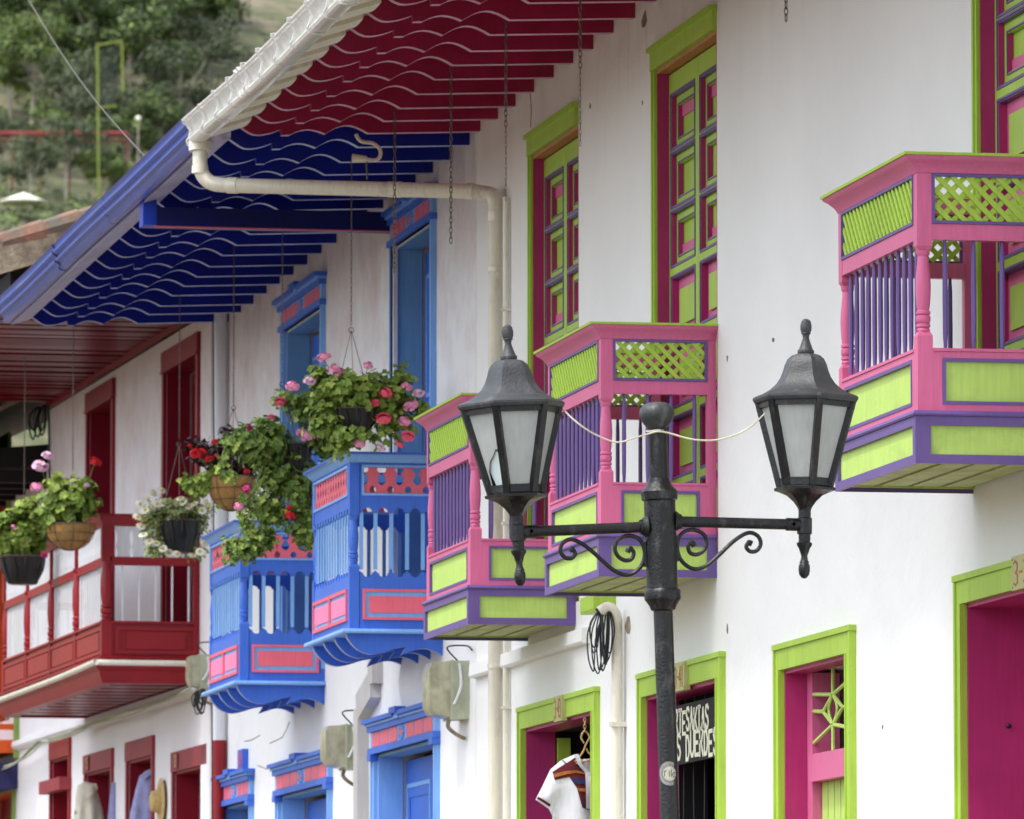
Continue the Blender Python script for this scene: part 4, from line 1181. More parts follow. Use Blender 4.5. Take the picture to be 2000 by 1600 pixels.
# long red balcony
def red_balcony(parent):
    sn = sR(390, 1100)[0]; D = 0.83
    sf = sR(6, 1250, D)[0]; L = sf - sn
    lev = lambda y: sR(390, y)[1]
    zc, zc2, zf, zr, zs, zp, zm, zl, zb = [lev(y) for y in (1007, 1029, 1090, 1106, 1219, 1276, 1290, 1302, 1336)]
    base = zb
    F3 = [('near', lambda p: (-p[0], -p[2], p[1] - base), 0.0, D), ('front', lambda p: (-D - p[2], p[0], p[1] - base), 0.0, L), ('far', lambda p: (-p[0], L + p[2], p[1] - base), 0.0, D)]
    mb = MB()
    def sw(prof, mi=0): sweepU(mb, [(n, z - base) for n, z in prof], D, 0, L, mi)
    sw([(-0.12, zb), (0.0, zb), (0.005, zb + 0.015), (0.02, zb + 0.05), (0.03, zb + 0.1), (0.06, zl - 0.02), (0.062, zl), (-0.12, zl)])
    sw([(-0.06, zl + 0.001), (0.0, zl + 0.001), (0.0, zm), (0.03, zm + 0.005), (0.034, zm + 0.02), (0.01, zm + 0.035), (-0.06, zm + 0.035)])
    n = 22
    for i in range(n):       # underside boards run out from the wall
        y = 0.12 + (L - 0.24) * i / n
        mb.box(-D + 0.1, 0, y, y + (L - 0.24) / n - 0.05, 0.012 + 0.006 * (i % 2), 0.03, 1)
    b = mb.build('balcony', [RED, SOFR], parent)
    b.location = (0, sn, base - ZG)
    nb = 4
    for nm, M, a, c in F3:
        A, B = (a + 0.05, c - 0.05) if nm == 'front' else (a, c - 0.08)
        k = nb if nm == 'front' else 1
        for i in range(k):
            p, q = A + (B - A) * i / k, A + (B - A) * (i + 1) / k
            m = MB(M); m.box(p, q, zm + 0.036, zs, -0.05, -0.01, 0)
            frame(m, p + 0.03, q - 0.03, zm + 0.05, zs - 0.03, 0.03, -0.01, 0.008, 0)
            m.box(p + 0.12, q - 0.12, zm + 0.09, zs - 0.07, -0.009, 0.006, 0)
            m.build('lower_panel', RED, b, loc=(0, 0, 0))
            m = MB(M)
            w = 0.2; n2 = max(2, int((q - p - 0.06) / 0.13)); bw = (q - p - 0.06) / n2
            for j in range(n2):
                u = p + 0.03 + j * bw
                prof = [(0, 1), (.12, 1), (.2, .82), (.3, .7), (.4, .86), (.47, .95), (.6, .78), (.75, .72), (.86, .86), (.92, 1), (1, 1)]
                R = [(u + bw / 2 + bw / 2 * w_, zr + 0.005 + (zc2 - zr - 0.01) * t) for t, w_ in prof]; L_ = [(u + bw / 2 - bw / 2 * w_, zr + 0.005 + (zc2 - zr - 0.01) * t) for t, w_ in reversed(prof)]
                m.prism(R + L_, 'z', -0.03, -0.015)
            m.build('fretwork_panel', WSLAT, b, loc=(0, 0, 0))
            ns = int((q - p) / 0.115) if nm == 'front' else 5
            for j in range(ns):
                u = p + 0.02 + (q - p - 0.04) * (j + 0.5) / ns
                m = MB(M); hw_ = 0.034 if nm == 'front' else 0.008
                m.box(u - hw_, u + hw_, zs, zf, -0.03, -0.026 if nm == 'front' else -0.018); m.build('spindle', WSLAT, b, loc=(0, 0, 0))
            if i > 0:
                m = MB(M); turned(m, (p, -0.03), zs, zf, 0.03) if False else None
                m = MB(); y = p
                turned(m, (-D + 0.02, y), zs - base, zf - base, 0.045); m.box(-D - 0.01, -D + 0.05, y - 0.03, y + 0.03, zf - base, zc2 - base); m.box(-D - 0.012, -D + 0.04, y - 0.03, y + 0.03, zm + 0.036 - base, zs - base)
                m.build('post', RED, b, loc=(0, 0, 0))
        m = MB(M); m.box(A, B, zf, zr, -0.06, 0.0); m.build('rail', RED, b, loc=(0, 0, 0)); m = MB(M); m.box(A, B, zs - 0.001, zs + 0.018, -0.07, 0.016); m.build('sill', RED, b, loc=(0, 0, 0))
    for y in (0.035, L - 0.035):
        m = MB(); x = -D + 0.035
        m.box(x - 0.045, x + 0.045, y - 0.04, y + 0.04, zm + 0.036 - base, zs + 0.02 - base); turned(m, (x, y), zs + 0.02 - base, zf - base, 0.045)
        m.box(x - 0.045, x + 0.045, y - 0.04, y + 0.04, zf - base, zc2 - base); m.build('post', RED, b, loc=(0, 0, 0))
        m = MB(); m.box(-0.05, 0, y - 0.04, y + 0.04, zm + 0.036 - base, zc2 - base); m.build('post', RED, b, loc=(0, 0, 0))
    m = MB()
    sweepU(m, [(-0.08, zc2 - base), (0.004, zc2 - base), (0.01, zc2 + 0.02 - base), (0.03, zc2 + 0.05 - base), (0.035, zc - 0.015 - base), (0.05, zc - 0.01 - base), (0.05, zc - base), (-0.08, zc - base)], D, 0, L)
    m.build('crown', RED, b, loc=(0, 0, 0))
    pipe = MB()
    zz = (lev(1297)) - base
    pipe.tube([(-0.05, -0.05, zz), (-D - 0.04, -0.05, zz)] + crom([(-D - 0.04, -0.05, zz), (-D - 0.07, 0.0, zz), (-D - 0.07, 0.1, zz), (-D - 0.06, L * 0.4, zz - 0.015), (-D - 0.06, L + 0.05, zz - 0.02)], 5)[1:], 0.027, 12)
    pipe.build('pipe', PVC, b, loc=(0, 0, 0))
    return b
red_balcony(HR)
# planked eave
m = MB(); n = 60; W = 0.19; i = 0; s = 0.0
zsof = sR(325, 645)[1]; zsof2 = sR(95, 790)[1]
print('soffit z', zsof, zsof2, 'R1', R1)
zS = (zsof + zsof2) / 2
W = 0.165
while s < R1 - 0.1:
    m.box(-1.75, 0, s, s + W - 0.05 - random.uniform(0, .015), zS - 0.01 + random.uniform(0, 0.02), zS + 0.03, 0); s += W
m.build('soffit_boards', SOFR, HR)
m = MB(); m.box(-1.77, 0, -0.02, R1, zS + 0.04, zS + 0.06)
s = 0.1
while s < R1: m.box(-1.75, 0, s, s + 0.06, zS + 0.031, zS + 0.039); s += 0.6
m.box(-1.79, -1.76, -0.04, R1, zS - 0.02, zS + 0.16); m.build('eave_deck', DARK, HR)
m = MB(); m.box(-0.03, 0, 0, R1, zS - 0.05, zS + 0.005); m.build('wall_trim', ORANGE if False else BRICKR, HR)
sv0, zv0 = 0, aty(0, 470, 59.1)
xv1, zv1 = aty(200, 412, 59.1)
pv = (zv1 - zv0[1]) / (xv1 - zv0[0]); eo = 1.92
rr = tile_roof(-0.12, R1, eo, zv0[1] - pv * (zv0[0] - (XW - eo)) - 0.12, pv, 18, HR, verge=True)
# painted drain column where the two houses meet
s_, _ = sR(424, 1200, 0.1); _, zpnt = sR(424, 1446, 0.1)
m = MB(); m.lathe([(0.062, ZG), (0.062, zpnt)], c=(-0.08, s_, 0), n=20, mi=0); m.lathe([(0.058, zpnt), (0.058, 7.95)], c=(-0.08, s_, 0), n=20, mi=1)
m.build('drain_column', [RED, WSLAT], HR)
s2_, _ = sR(402, 900, 0.03)
m = MB(); m.box(-0.03, 0, s2_ - 0.25, s2_ + 0.2, 1.3, 7.95); m.build('pilaster', WALLR, HR)
s3_, _ = sR(440, 900, 0.02); m = MB(); m.tube([(-0.16, s_ - 0.1, 7.9), (-0.15, s_ - 0.12, 6.5), (-0.16, s_ - 0.1, 5.2), (-0.15, s_ - 0.12, 3)], 0.006, 6); m.build('cable', BLK, HR)
# string course and shade ledge
_, zled = sR(300, 1372, 0.05)
m = MB(); m.prism([(0, zled + 0.06), (-0.06, zled + 0.05), (-0.07, zled), (-0.05, zled - 0.03), (0, zled - 0.05)], 'y', 0.2, R1 + 4); m.build('ledge', WALLR, HR)

# ================================================================ last house, apple green
FL = (FR[0] - sin(FR[2]) * R1, FR[1] + cos(FR[2]) * R1, FR[2] + radians(0.0))
HL = house_root(FL, 'farthest white house with apple green casings and an orange balcony')
def sL(px, py, out=0.0): return at(px, py, out, FL)
u1 = (sL(22, 900)[0], sL(-25, 900)[0], sL(22, 848)[1])
l1 = (sL(100, 1530)[0], sL(55, 1530)[0], sL(96, 1522)[1]); l2 = (sL(31, 1520)[0], sL(-30, 1520)[0], sL(30, 1508)[1])
print('last', u1, l1, l2)
ops = [(a + 0.1, b - 0.1, zb, t - 0.18) for (a, b, t), zb in ((u1, 5.2), (l1, ZG - 0.3), (l2, ZG - 0.3)) if a > 0.01]
mb = wall(MB(), 0.0, 14, ZG - 0.3, 7.6, 0.36, ops); 
mb.build('wall', WALLR, HL, smooth=None)
m = MB(); m.box(5.9, 6.2, 0, 14, ZG - 0.3, 7.6); m.build('back_wall', WALLR, HL)
for (a, b, t), zb in ((u1, 5.2), (l1, ZG), (l2, ZG)):
    if a < 0.01: continue
    m = MB(); frame(MB(), 0, 1, 0, 1, .1, 0, 1)
    m.box(-0.03, 0, a, a + 0.1, zb, t - 0.18); m.box(-0.03, 0, b - 0.1, b, zb, t - 0.18); m.box(-0.04, 0, a - 0.02, b + 0.02, t - 0.18, t)
    for q in range(8): m.prism([(a + (b - a) * q / 8, t), (a + (b - a) * (q + 1) / 8, t), (a + (b - a) * (q + 0.5) / 8, t + 0.03)], 'x', -0.035, -0.005)
    d = m.build('door', OLIVE, HL)
    reveal(d, a + 0.101, b - 0.101, zb, t - 0.182, 0.15, ORANGE, ORANGE)
    m = MB(); m.box(0.16, 0.2, a + 0.12, b - 0.12, zb, t - 0.2); m.build('door_leaf', DRED if zb > 3 or a > 1 else ORANGE, d, loc=(0, 0, 0))
sO, zO = sL(36, 1402, 0.0); sO2, _ = sL(-40, 1402, 0.6)
bO = MB(); bO.box(-0.85, 0, sO, sO + 3.5, zO - 0.35, zO - 0.28, 0)
for z0_ in (zO - 0.28, zO - 0.12, zO + 0.05): bO.box(-0.83, -0.8, sO + 0.02, sO + 3.4, z0_, z0_ + 0.06, 0); bO.box(-0.83, 0, sO + 0.02, sO + 0.05, z0_, z0_ + 0.06, 0)
for k in range(9): bO.box(-0.83, -0.8, sO + 0.1 + k * 0.4, sO + 0.16 + k * 0.4, zO - 0.28, zO + 0.6, 0)
bO.build('balcony', ORANGE, HL)
m = MB(); m.box(-0.05, 0, sO - 0.08, sO, zO - 0.4, zO + 1.1); m.build('post', OLIVE, HL)
m = MB(); m.prism([(0, zO - 0.42), (-1.1, zO - 0.62), (-1.1, zO - 0.78), (0, zO - 0.7)], 'y', sO, sO + 3.5); m.build('awning', INDI, HL)
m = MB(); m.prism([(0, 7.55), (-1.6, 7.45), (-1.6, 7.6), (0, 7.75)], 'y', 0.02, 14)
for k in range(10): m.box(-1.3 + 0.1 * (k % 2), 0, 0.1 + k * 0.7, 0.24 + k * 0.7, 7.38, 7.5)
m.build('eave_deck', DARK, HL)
tile_roof(0.0, 12, 1.6, 7.62, 0.45, 12, HL)

# ================================================================ street lamp
LY = 31.1
xb, zb_ = aty(1308, 1590, LY); xt, zt_ = aty(1283, 813, LY)
lean = atan2(xb - xt, zt_ - zb_)
xg = xb + (zb_ - ZG) * math.tan(lean)
LP = root('street_lamp', (xg, LY, ZG), 'black iron lamp post with two six-sided lanterns, a ball on top and scrolled brackets', 'street lamp')
U_ = 0.41 * (zt_ - zb_) / (1590 - 813)          # one survey unit in metres
HT = (zt_ - ZG) / cos(lean)                    # height of the ball along the pole
def lz(y): return HT + (520 - y) * U_
def ly_(y): return lz(y)
Rl = Matrix.Rotation(-lean, 4, 'Y')
LP.rotation_euler = (0, -lean, 0)
m = MB()
k = U_
m.lathe([(0.13, 0), (0.13, 0.1), (0.11, 0.14), (0.10, 0.5), (0.075, 0.56), (0.06, 0.62), (46 * k, 0.7), (46 * k, lz(1450))], n=24)
m.lathe([(46 * k, lz(1452)), (58 * k, lz(1446)), (66 * k, lz(1425)), (78 * k, lz(1408)), (86 * k, lz(1397)), (88 * k, lz(1390)), (86 * k, lz(1375)), (88 * k, lz(1362)), (84 * k, lz(1350)), (76 * k, lz(1344))], n=28)
m.lathe([(75 * k, lz(1344)), (75 * k, lz(925))], n=28)
m.lathe([(76 * k, lz(926)), (86 * k, lz(920)), (88 * k, lz(890)), (89 * k, lz(882)), (84 * k, lz(876)), (78 * k, lz(868)), (66 * k, lz(858)), (56 * k, lz(840)), (50 * k, lz(818)), (46 * k, lz(816))], n=28)
m.lathe([(46 * k, lz(816)), (46 * k, lz(596))], n=24)
m.box(-0.012, 0.012, -76 * k, -70 * k, lz(1240), lz(960))
LPm = m.build('pole', IRON, LP, loc=(0, 0, 0))
m = MB(); m.lathe([(47 * k, lz(600)), (53 * k, lz(595)), (51 * k, lz(588)), (43 * k, lz(582)), (52 * k, lz(572)), (68 * k, lz(552)), (81 * k, lz(528)), (86 * k, lz(508)), (81 * k, lz(486)), (66 * k, lz(467)), (42 * k, lz(456)), (18 * k, lz(452)), (2 * k, lz(451))], n=28)
m.build('ball_finial', IRON2, LP, loc=(0, 0, 0))

def lantern(side, droop, arm_len, ph, broken):
    """one bracket arm with its lantern; local origin at the arm root, x outwards"""
    sg = -1 if side == 'l' else 1
    e = bpy.data.objects.new('bracket_arm', None)
    m = MB()
    X0, X1 = 70 * k * sg, (70 * k + arm_len) * sg
    m.tube([(X0, 0, 0), (X1, 0, 0)], 26 * k, 18)
    m.tube([(X1 - sg * 90 * k, 0, 0), (X1 - sg * 8 * k, 0, 0)], 31 * k, 18)
    m.tube([(X0 - sg * 0.004, 0, 0), (X0 + sg * 18 * k, 0, 0)], [58 * k, 42 * k], 20)
    m.tube([(X0 + sg * 18 * k, 0, 0), (X0 + sg * 30 * k, 0, 0)], 36 * k, 18)
    for a in (-1, 1): m.lathe([(8 * k, 0), (8 * k, 10 * k)], n=6, mat=Matrix.Translation((X1 - sg * 60 * k, -31 * k, a * 0)) @ Matrix.Rotation(pi / 2, 4, 'X'))
    arm = m.build('bracket_arm', IRON, LP, loc=(0, 0, 0))
    arm.location = (0, 0, lz(1048 if side == 'l' else 1022)); arm.rotation_euler = (0, -sg * -droop, 0)
    # scroll under the arm, drawn for the left side
    P = [(838, 1165), (850, 1147), (868, 1165), (858, 1196), (826, 1203), (792, 1182), (778, 1145), (796, 1104), (850, 1085), (902, 1108), (922, 1165), (908, 1222), (868, 1262),
         (820, 1272), (768, 1248), (715, 1200), (655, 1142), (600, 1103), (560, 1093), (525, 1112), (515, 1148), (535, 1178), (566, 1182), (585, 1162), (574, 1141), (558, 1146)]
    y0 = 1048
    m = MB(); pts = [(sg * (1005 - x) * k, 0, (y0 - y) * k) for x, y in P]
    q = crom(pts, 5); n = len(q)
    m.tube(q, [0.0095 if 0.06 * n < i < 0.95 * n else 0.013 for i in range(n)], 10)
    m.box(sg * 78 * k, sg * 90 * k, -0.012, 0.012, -190 * k, -70 * k)
    sc = m.build('scroll', IRON, arm, loc=(0, 0, 0))
    # socket, drop finial
    def L(y): return (1065 - y) * k
    T = Matrix.Translation((X1, 0, 0))
    m = MB()
    m.lathe([(30 * k, L(990)), (30 * k, L(1030)), (36 * k, L(1034)), (36 * k, L(1108)), (29 * k, L(1112)), (28 * k, L(1148)), (37 * k, L(1152)), (36 * k, L(1164)), (26 * k, L(1180)),
             (15 * k, L(1215)), (17 * k, L(1232)), (24 * k, L(1248))], n=20, mat=T)
    m.lathe([(22 * k, L(1250)), (27 * k, L(1262)), (28 * k, L(1282)), (24 * k, L(1304)), (12 * k, L(1320)), (1 * k, L(1323))], n=18, mat=T)
    m.build('drop_finial', IRON, arm, loc=(0, 0, 0))
    lan = MB()
    hx = 1 / cos(pi / 6)
    # tray and lower cone, six-sided
    lan.lathe([(30 * k, L(998)), (34 * k, L(985)), (55 * k, L(955)), (88 * k, L(925)), (128 * k, L(908)), (150 * k, L(902)), (152 * k, L(890)), (140 * k, L(884)), (118 * k, L(878))], n=6, ph=ph, mat=T)
    # corner posts and rails
    def hexp(r, y): return [Vector((X1 + r * k * cos(ph + pi / 3 * i), r * k * sin(ph + pi / 3 * i), L(y))) for i in range(6)]
    rb, rt_ = 122, 232
    A, B = hexp(rb, 880), hexp(rt_, 470)
    for i in range(6):
        lan.obox(A[i], B[i], 0.03, 0.03, up=(cos(ph + pi / 3 * i), sin(ph + pi / 3 * i), 0))
        A2, B2 = hexp(rb + 2, 862), hexp(rt_ - 4, 486)
        lan.obox(A2[i], A2[(i + 1) % 6], 0.014, 0.034); lan.obox(B2[i], B2[(i + 1) % 6], 0.014, 0.036)
    f = lan.build('lantern_frame', IRON, arm, loc=(0, 0, 0), smooth=25)
    A, B = hexp(rb - 2, 868), hexp(rt_ - 8, 484)
    for i in range(6):
        a0, a1, b0, b1 = A[i], A[(i + 1) % 6], B[i], B[(i + 1) % 6]
        nr = Vector(((a0 + a1) / 2 - Vector((X1, 0, a0.z)))).normalized() * 0.004
        def P2(u, v): 
            return (a0.lerp(a1, u)).lerp(b0.lerp(b1, u), v)
        m = MB()
        if broken and i == broken[0]:
            hole = [(0.0, 0.0), (0.0, 1), (1, 1), (1, 0.48), (0.72, 0.50), (0.55, 0.42), (0.36, 0.36), (0.2, 0.24), (0.15, 0.0)]
            pts = [P2(u, v) for u, v in hole]
            sh = [(0.28, 0.05), (0.16, 0.26), (0.3, 0.42), (0.62, 0.52), (0.9, 0.4), (0.94, 0.1), (0.6, 0.02)]
            n_ = len(pts); m.add([p for p in pts] + [p - nr for p in pts], [tuple(range(n_)), tuple(range(2 * n_ - 1, n_ - 1, -1))] + [(j, (j + 1) % n_, n_ + (j + 1) % n_, n_ + j) for j in range(n_)])
            s_ = MB(); pts = [P2(u, v) + nr * 0.0 - nr * 4 * (1 - v) for u, v in sh]; n_ = len(pts)
            s_.add([p for p in pts] + [p - nr * 0.6 for p in pts], [tuple(range(n_)), tuple(range(2 * n_ - 1, n_ - 1, -1))] + [(j, (j + 1) % n_, n_ + (j + 1) % n_, n_ + j) for j in range(n_)])
            s_.build('glass_shard', GLASSB, arm, loc=(0, 0, 0), smooth=None)
        else:
            pts = [P2(0, 0), P2(1, 0), P2(1, 1), P2(0, 1)]
            m.add(pts + [p - nr for p in pts], [(0, 1, 2, 3), (7, 6, 5, 4), (0, 4, 5, 1), (1, 5, 6, 2), (2, 6, 7, 3), (3, 7, 4, 0)])
        m.build('lantern_pane', GLASS, arm, loc=(0, 0, 0), smooth=None)
    m = MB()
    prof = [(226, 482), (252, 478), (260, 464), (260, 454), (246, 446), (212, 434), (176, 414), (146, 388), (124, 356), (112, 325), (104, 296), (90, 268), (68, 250), (40, 242)]
    m.lathe([(r * k, L(y)) for r, y in prof], n=6, ph=ph, mat=T)
    m.build('lantern_roof', IRON2, arm, loc=(0, 0, 0), smooth=24)
    m = MB()
    m.lathe([(40 * k, L(240)), (40 * k, L(228)), (34 * k, L(222)), (22 * k, L(190)), (15 * k, L(168)), (17 * k, L(152)), (24 * k, L(146)), (22 * k, L(143)), (27 * k, L(128)), (28 * k, L(110)), (22 * k, L(86)), (10 * k, L(76)), (1 * k, L(75))], n=18, mat=T)
    m.build('lantern_finial', IRON2, arm, loc=(0, 0, 0))
    arm.rotation_euler = (0, sg * droop, 0)
    return arm, X1
# hexagon phases: corner directions measured from +x, camera looks along +y
armL, XL = lantern('l', radians(1.2), 622 * k, radians(-119), (5,))
armR, XR = lantern('r', radians(2.4), 634 * k, radians(-86), None)
armL['label'] = 'left arm, one pane of its lantern broken'
# pick the pane that faces front-left for the broken one: corner 5->0 in this phase
bpy.context.view_layer.update()

# drooping wire between the lanterns
def lampw(px, py, dy=-0.1):
    x, z = aty(px, py, LY + dy); return (x, LY + dy, z)
pts = [lampw(1097, 798, 0), lampw(1130, 828), lampw(1165, 850), lampw(1205, 864), lampw(1240, 855), lampw(1265, 848, -0.06), lampw(1284, 843, -0.075), lampw(1306, 846, -0.06), lampw(1350, 858), lampw(1395, 860), lampw(1435, 850), lampw(1465, 834), lampw(1494, 808, 0)]
m = MB(); m.tube(crom(pts, 5), 0.0042, 6)
ring = [(xt + 0.046 * cos(t), LY + 0.046 * sin(t), aty(1284, 843, LY)[1] + 0.003 * sin(3 * t)) for t in [2 * pi * i / 16 for i in range(17)]]
m.tube(ring, 0.0042, 6)
tag(m.build('wire', WIRE, None), 'thin pale wire sagging between the two lanterns and looped round the post', 'wire')

# round sticker on the post
xs_, zs_ = aty(1308, 1511, LY - 0.04)
st = root('sticker', (xs_, LY, zs_), 'round grey sticker with the letters rilo wrapped on the black lamp post', 'sticker')
def onpole(u, v, lift=0.0):
    r = 46 * k + 0.0008 + lift; a = u / r
    return (r * sin(a) - (v) * math.tan(lean) * 1.0, -r * cos(a), v)
STK = paint('sticker_grey', (176, 176, 172), 0.5, 0.1, 60, 0); STK2 = paint('sticker_ink', (40, 42, 46), 0.5, 0.1, 60, 0); STK3 = paint('sticker_centre', (188, 190, 172), 0.5, 0.1, 60, 0)
def disc(m, r0, r1, lift, mi, n=40, a0=0, a1=2 * pi):
    vs = []; fs = []; h = 6
    for j in range(h + 1):
        r = r0 + (r1 - r0) * j / h
        for i in range(n + 1):
            a = a0 + (a1 - a0) * i / n; vs.append(onpole(r * cos(a), r * sin(a), lift))
    for j in range(h):
        for i in range(n): fs.append((j * (n + 1) + i, j * (n + 1) + i + 1, (j + 1) * (n + 1) + i + 1, (j + 1) * (n + 1) + i))
    m.add(vs, fs, mi)
RS = 0.053
m = MB(); disc(m, 0.0005, RS, 0, 0); m.build('disc', STK, st, loc=(0, 0, 0), fix=False)
m = MB(); disc(m, 0.0005, RS * 0.6, 0.0005, 1)
disc(m, RS * 0.93, RS * 0.96, 0.0005, 0)
for i in range(44):
    a = 2 * pi * i / 44
    if abs(sin(a)) < 0.25 and cos(a) > 0: continue
    disc(m, RS * 0.68, RS * 0.78, 0.0006, 0, n=1, a0=a, a1=a + 0.07); disc(m, RS * 0.8, RS * 0.87, 0.0006, 0, n=1, a0=a, a1=a + 0.05)
disc(m, RS * 0.62, RS * 0.65, 0.0006, 0)
cx = -RS * 0.48
for ch, wd in (('r', .3), ('i', .14), ('l', .14), ('o', .36)):
    W_ = wd * RS
    if ch == 'o':
        for rr in (0.16, 0.05):
            n_ = 16
            for i in range(n_):
                a, b2 = 2 * pi * i / n_, 2 * pi * (i + 1) / n_; q = RS * rr; q2 = RS * (rr + 0.06 if rr > 0.1 else 0.0)
                ox, oy = cx + W_ / 2, -RS * 0.1
                m.add([onpole(ox + q * cos(a), oy + q * sin(a), .0009), onpole(ox + q * cos(b2), oy + q * sin(b2), .0009), onpole(ox + q2 * cos(b2), oy + q2 * sin(b2), .0009), onpole(ox + q2 * cos(a), oy + q2 * sin(a), .0009)], [(0, 1, 2, 3)], 0)
    else:
        for s_ in STROKES[ch]:
            for i in range(len(s_) - 1):
                p = Vector((cx + s_[i][0] * W_, -RS * 0.27 + s_[i][1] * RS * 0.62)); q = Vector((cx + s_[i + 1][0] * W_, -RS * 0.27 + s_[i + 1][1] * RS * 0.62))
                d = (q - p).normalized(); nn = Vector((-d.y, d.x)) * RS * 0.03
                m.add([onpole(*(p + nn), .0009), onpole(*(p - nn), .0009), onpole(*(q - nn), .0009), onpole(*(q + nn), .0009)], [(0, 1, 2, 3)], 0)
    cx += W_ + RS * 0.05
m.build('lettering', [STK2, STK3], st, loc=(0, 0, 0), fix=False, smooth=None)

# ================================================================ shop sign in the middle doorway
sf_, zt0 = at(1296, 1400, -0.06); sn_, zt1 = at(1413, 1357, -0.06); _, zb1 = at(1410, 1476, -0.06)
zs1 = at(1410, 1357, -0.06)[1]
SG = root('shop_sign', (XW + 0.06, 40 + (sf_ + sn_) / 2, zb1), 'black hanging board with raised cream letters ARTESANIAS LOS DUENDES in the middle doorway', 'sign')
W_ = abs(sf_ - sn_) + 0.1; H_ = zs1 - zb1
m = MB(); m.box(0, 0.02, -W_ / 2, W_ / 2, 0, H_); m.build('board', SIGN, SG, loc=(0, 0, 0))
yc = 40 + (sf_ + sn_) / 2
def sy(px, py): return 40 + at(px, py, -0.06)[0] - yc
a1, a2 = sy(1312, 1400), sy(1384, 1400); c1, c2 = sy(1306, 1450), sy(1401, 1450)
letters('ARTESANIAS', SG, (a1 + a2) / 2, H_ * 0.53, abs(a1 - a2), H_ * 0.36, 0.001, 0.0015, LETT, 'lettering', jig=0.01, gap=0.4, sw=0.026, swz=0.022)
letters('LOS DUENDES', SG, (c1 + c2) / 2, H_ * 0.08, abs(c1 - c2), H_ * 0.40, 0.001, 0.0015, LETT, 'lettering', jig=0.01, gap=0.4, sw=0.03, swz=0.024)
m = MB()
for y in (-W_ * 0.38, W_ * 0.38): m.tube([(0.01, y, H_), (0.01, y, H_ + 0.16)], 0.004, 6); m.lathe([(0.012, 0), (0.012, 0.005)], n=10, mat=Matrix.Translation((0.0, y, H_ + 0.08)) @ Matrix.Rotation(pi / 2, 4, 'Y'))
m.build('hanger_wire', WIRE, SG, loc=(0, 0, 0))
# dark thread curtain behind the sign
m = MB()
for i in range(7):
    y = sn_ - 0.1 + (sf_ - sn_ + 0.1) * i / 6; x = 0.18
    m.tube([(x + random.uniform(-.01, .01), y + random.uniform(-0.02, 0.02) - 40 * 0, 3.85 if q == 0 else 3.85 - q * 0.5) for q in range(6)], 0.004, 4)
c_ = m.build('thread_curtain', BLK, None); c_.location = (XW, 40, 0)
tag(c_, 'dark thread curtain hanging behind the black shop sign', 'curtain')

# ================================================================ clothes
def garment(name, label, cat, outline, Y, mat, thick=0.07, parts=None, wave=0.03, nw=5, grp=None):
    """hanging garment: outline in picture pixels on the plane Y, puffed and folded"""
    pts = [Vector(aty(px, py, Y)) for px, py in outline]
    xs = [p.x for p in pts]; zz = [p.y for p in pts]
    x0, x1, z0, z1 = min(xs), max(xs), min(zz), max(zz)
    r = root(name, ((x0 + x1) / 2, Y, z0), label, cat, grp)
    def inside(x, z):
        c = False; j = len(pts) - 1
        for i in range(len(pts)):
            a, b = pts[i], pts[j]
            if (a.y > z) != (b.y > z) and x < (b.x - a.x) * (z - a.y) / (b.y - a.y) + a.x: c = not c
            j = i
        return c
    MS = [(Vector((pts[i].x - (x0 + x1) / 2, pts[i].y - z0)), Vector((pts[(i + 1) % len(pts)].x - (x0 + x1) / 2, pts[(i + 1) % len(pts)].y - z0))) for i in range(len(pts))]
    def body(nm, mat_, pl, off, th):
        P = [Vector(aty(px, py, Y)) for px, py in pl] if pl else pts
        bm = bmesh.new()
        vv = [bm.verts.new((p.x - (x0 + x1) / 2, 0, p.y - z0)) for p in P]
        f = bm.faces.new(vv)
        bmesh.ops.triangulate(bm, faces=[f])
        for _ in range(4):
            bmesh.ops.subdivide_edges(bm, edges=[e for e in bm.edges if e.calc_length() > 0.035], cuts=1, use_grid_fill=False)
            bmesh.ops.triangulate(bm, faces=bm.faces[:])
        edge = {v for v in bm.verts if v.is_boundary}
        import mathutils
        segs = MS
        for v in bm.verts:
            q = Vector((v.co.x, v.co.z)); dmin = 9
            for a, b in segs:
                ab = b - a; t = max(0, min(1, (q - a).dot(ab) / max(ab.length_squared, 1e-9))); dmin = min(dmin, (q - a - ab * t).length)
            puff = th * (1 - math.exp(-dmin / 0.05))
            zz_ = v.co.z / max(z1 - z0, 0.01)
            fold = wave * (1.1 - zz_ * 0.8) * sin(v.co.x / max(x1 - x0, .01) * nw * pi + 2.2 * zz_ + 0.6 * sin(5 * zz_)) * (1 - math.exp(-dmin / 0.04))
            v.co.y = -puff * 0.5 - fold * 0.6 - off
        ret = bmesh.ops.duplicate(bm, geom=bm.verts[:] + bm.edges[:] + bm.faces[:])
        for v in ret['geom']:
            if isinstance(v, bmesh.types.BMVert): v.co.y = -v.co.y * 0.6 + 0.003 if pl is None else v.co.y + 0.004
        bmesh.ops.recalc_face_normals(bm, faces=bm.faces)
        me = bpy.data.meshes.new(nm); bm.to_mesh(me); bm.free(); me.materials.append(mat_)
        me.polygons.foreach_set('use_smooth', [True] * len(me.polygons))
        o = bpy.data.objects.new(nm, me); COL.objects.link(o); o.parent = r; return o
    body('cloth', mat, None, 0, thick)
    for nm, mt, pl, off in (parts or []): body(nm, mt, pl, off, thick)
    return r
YS = 43.05
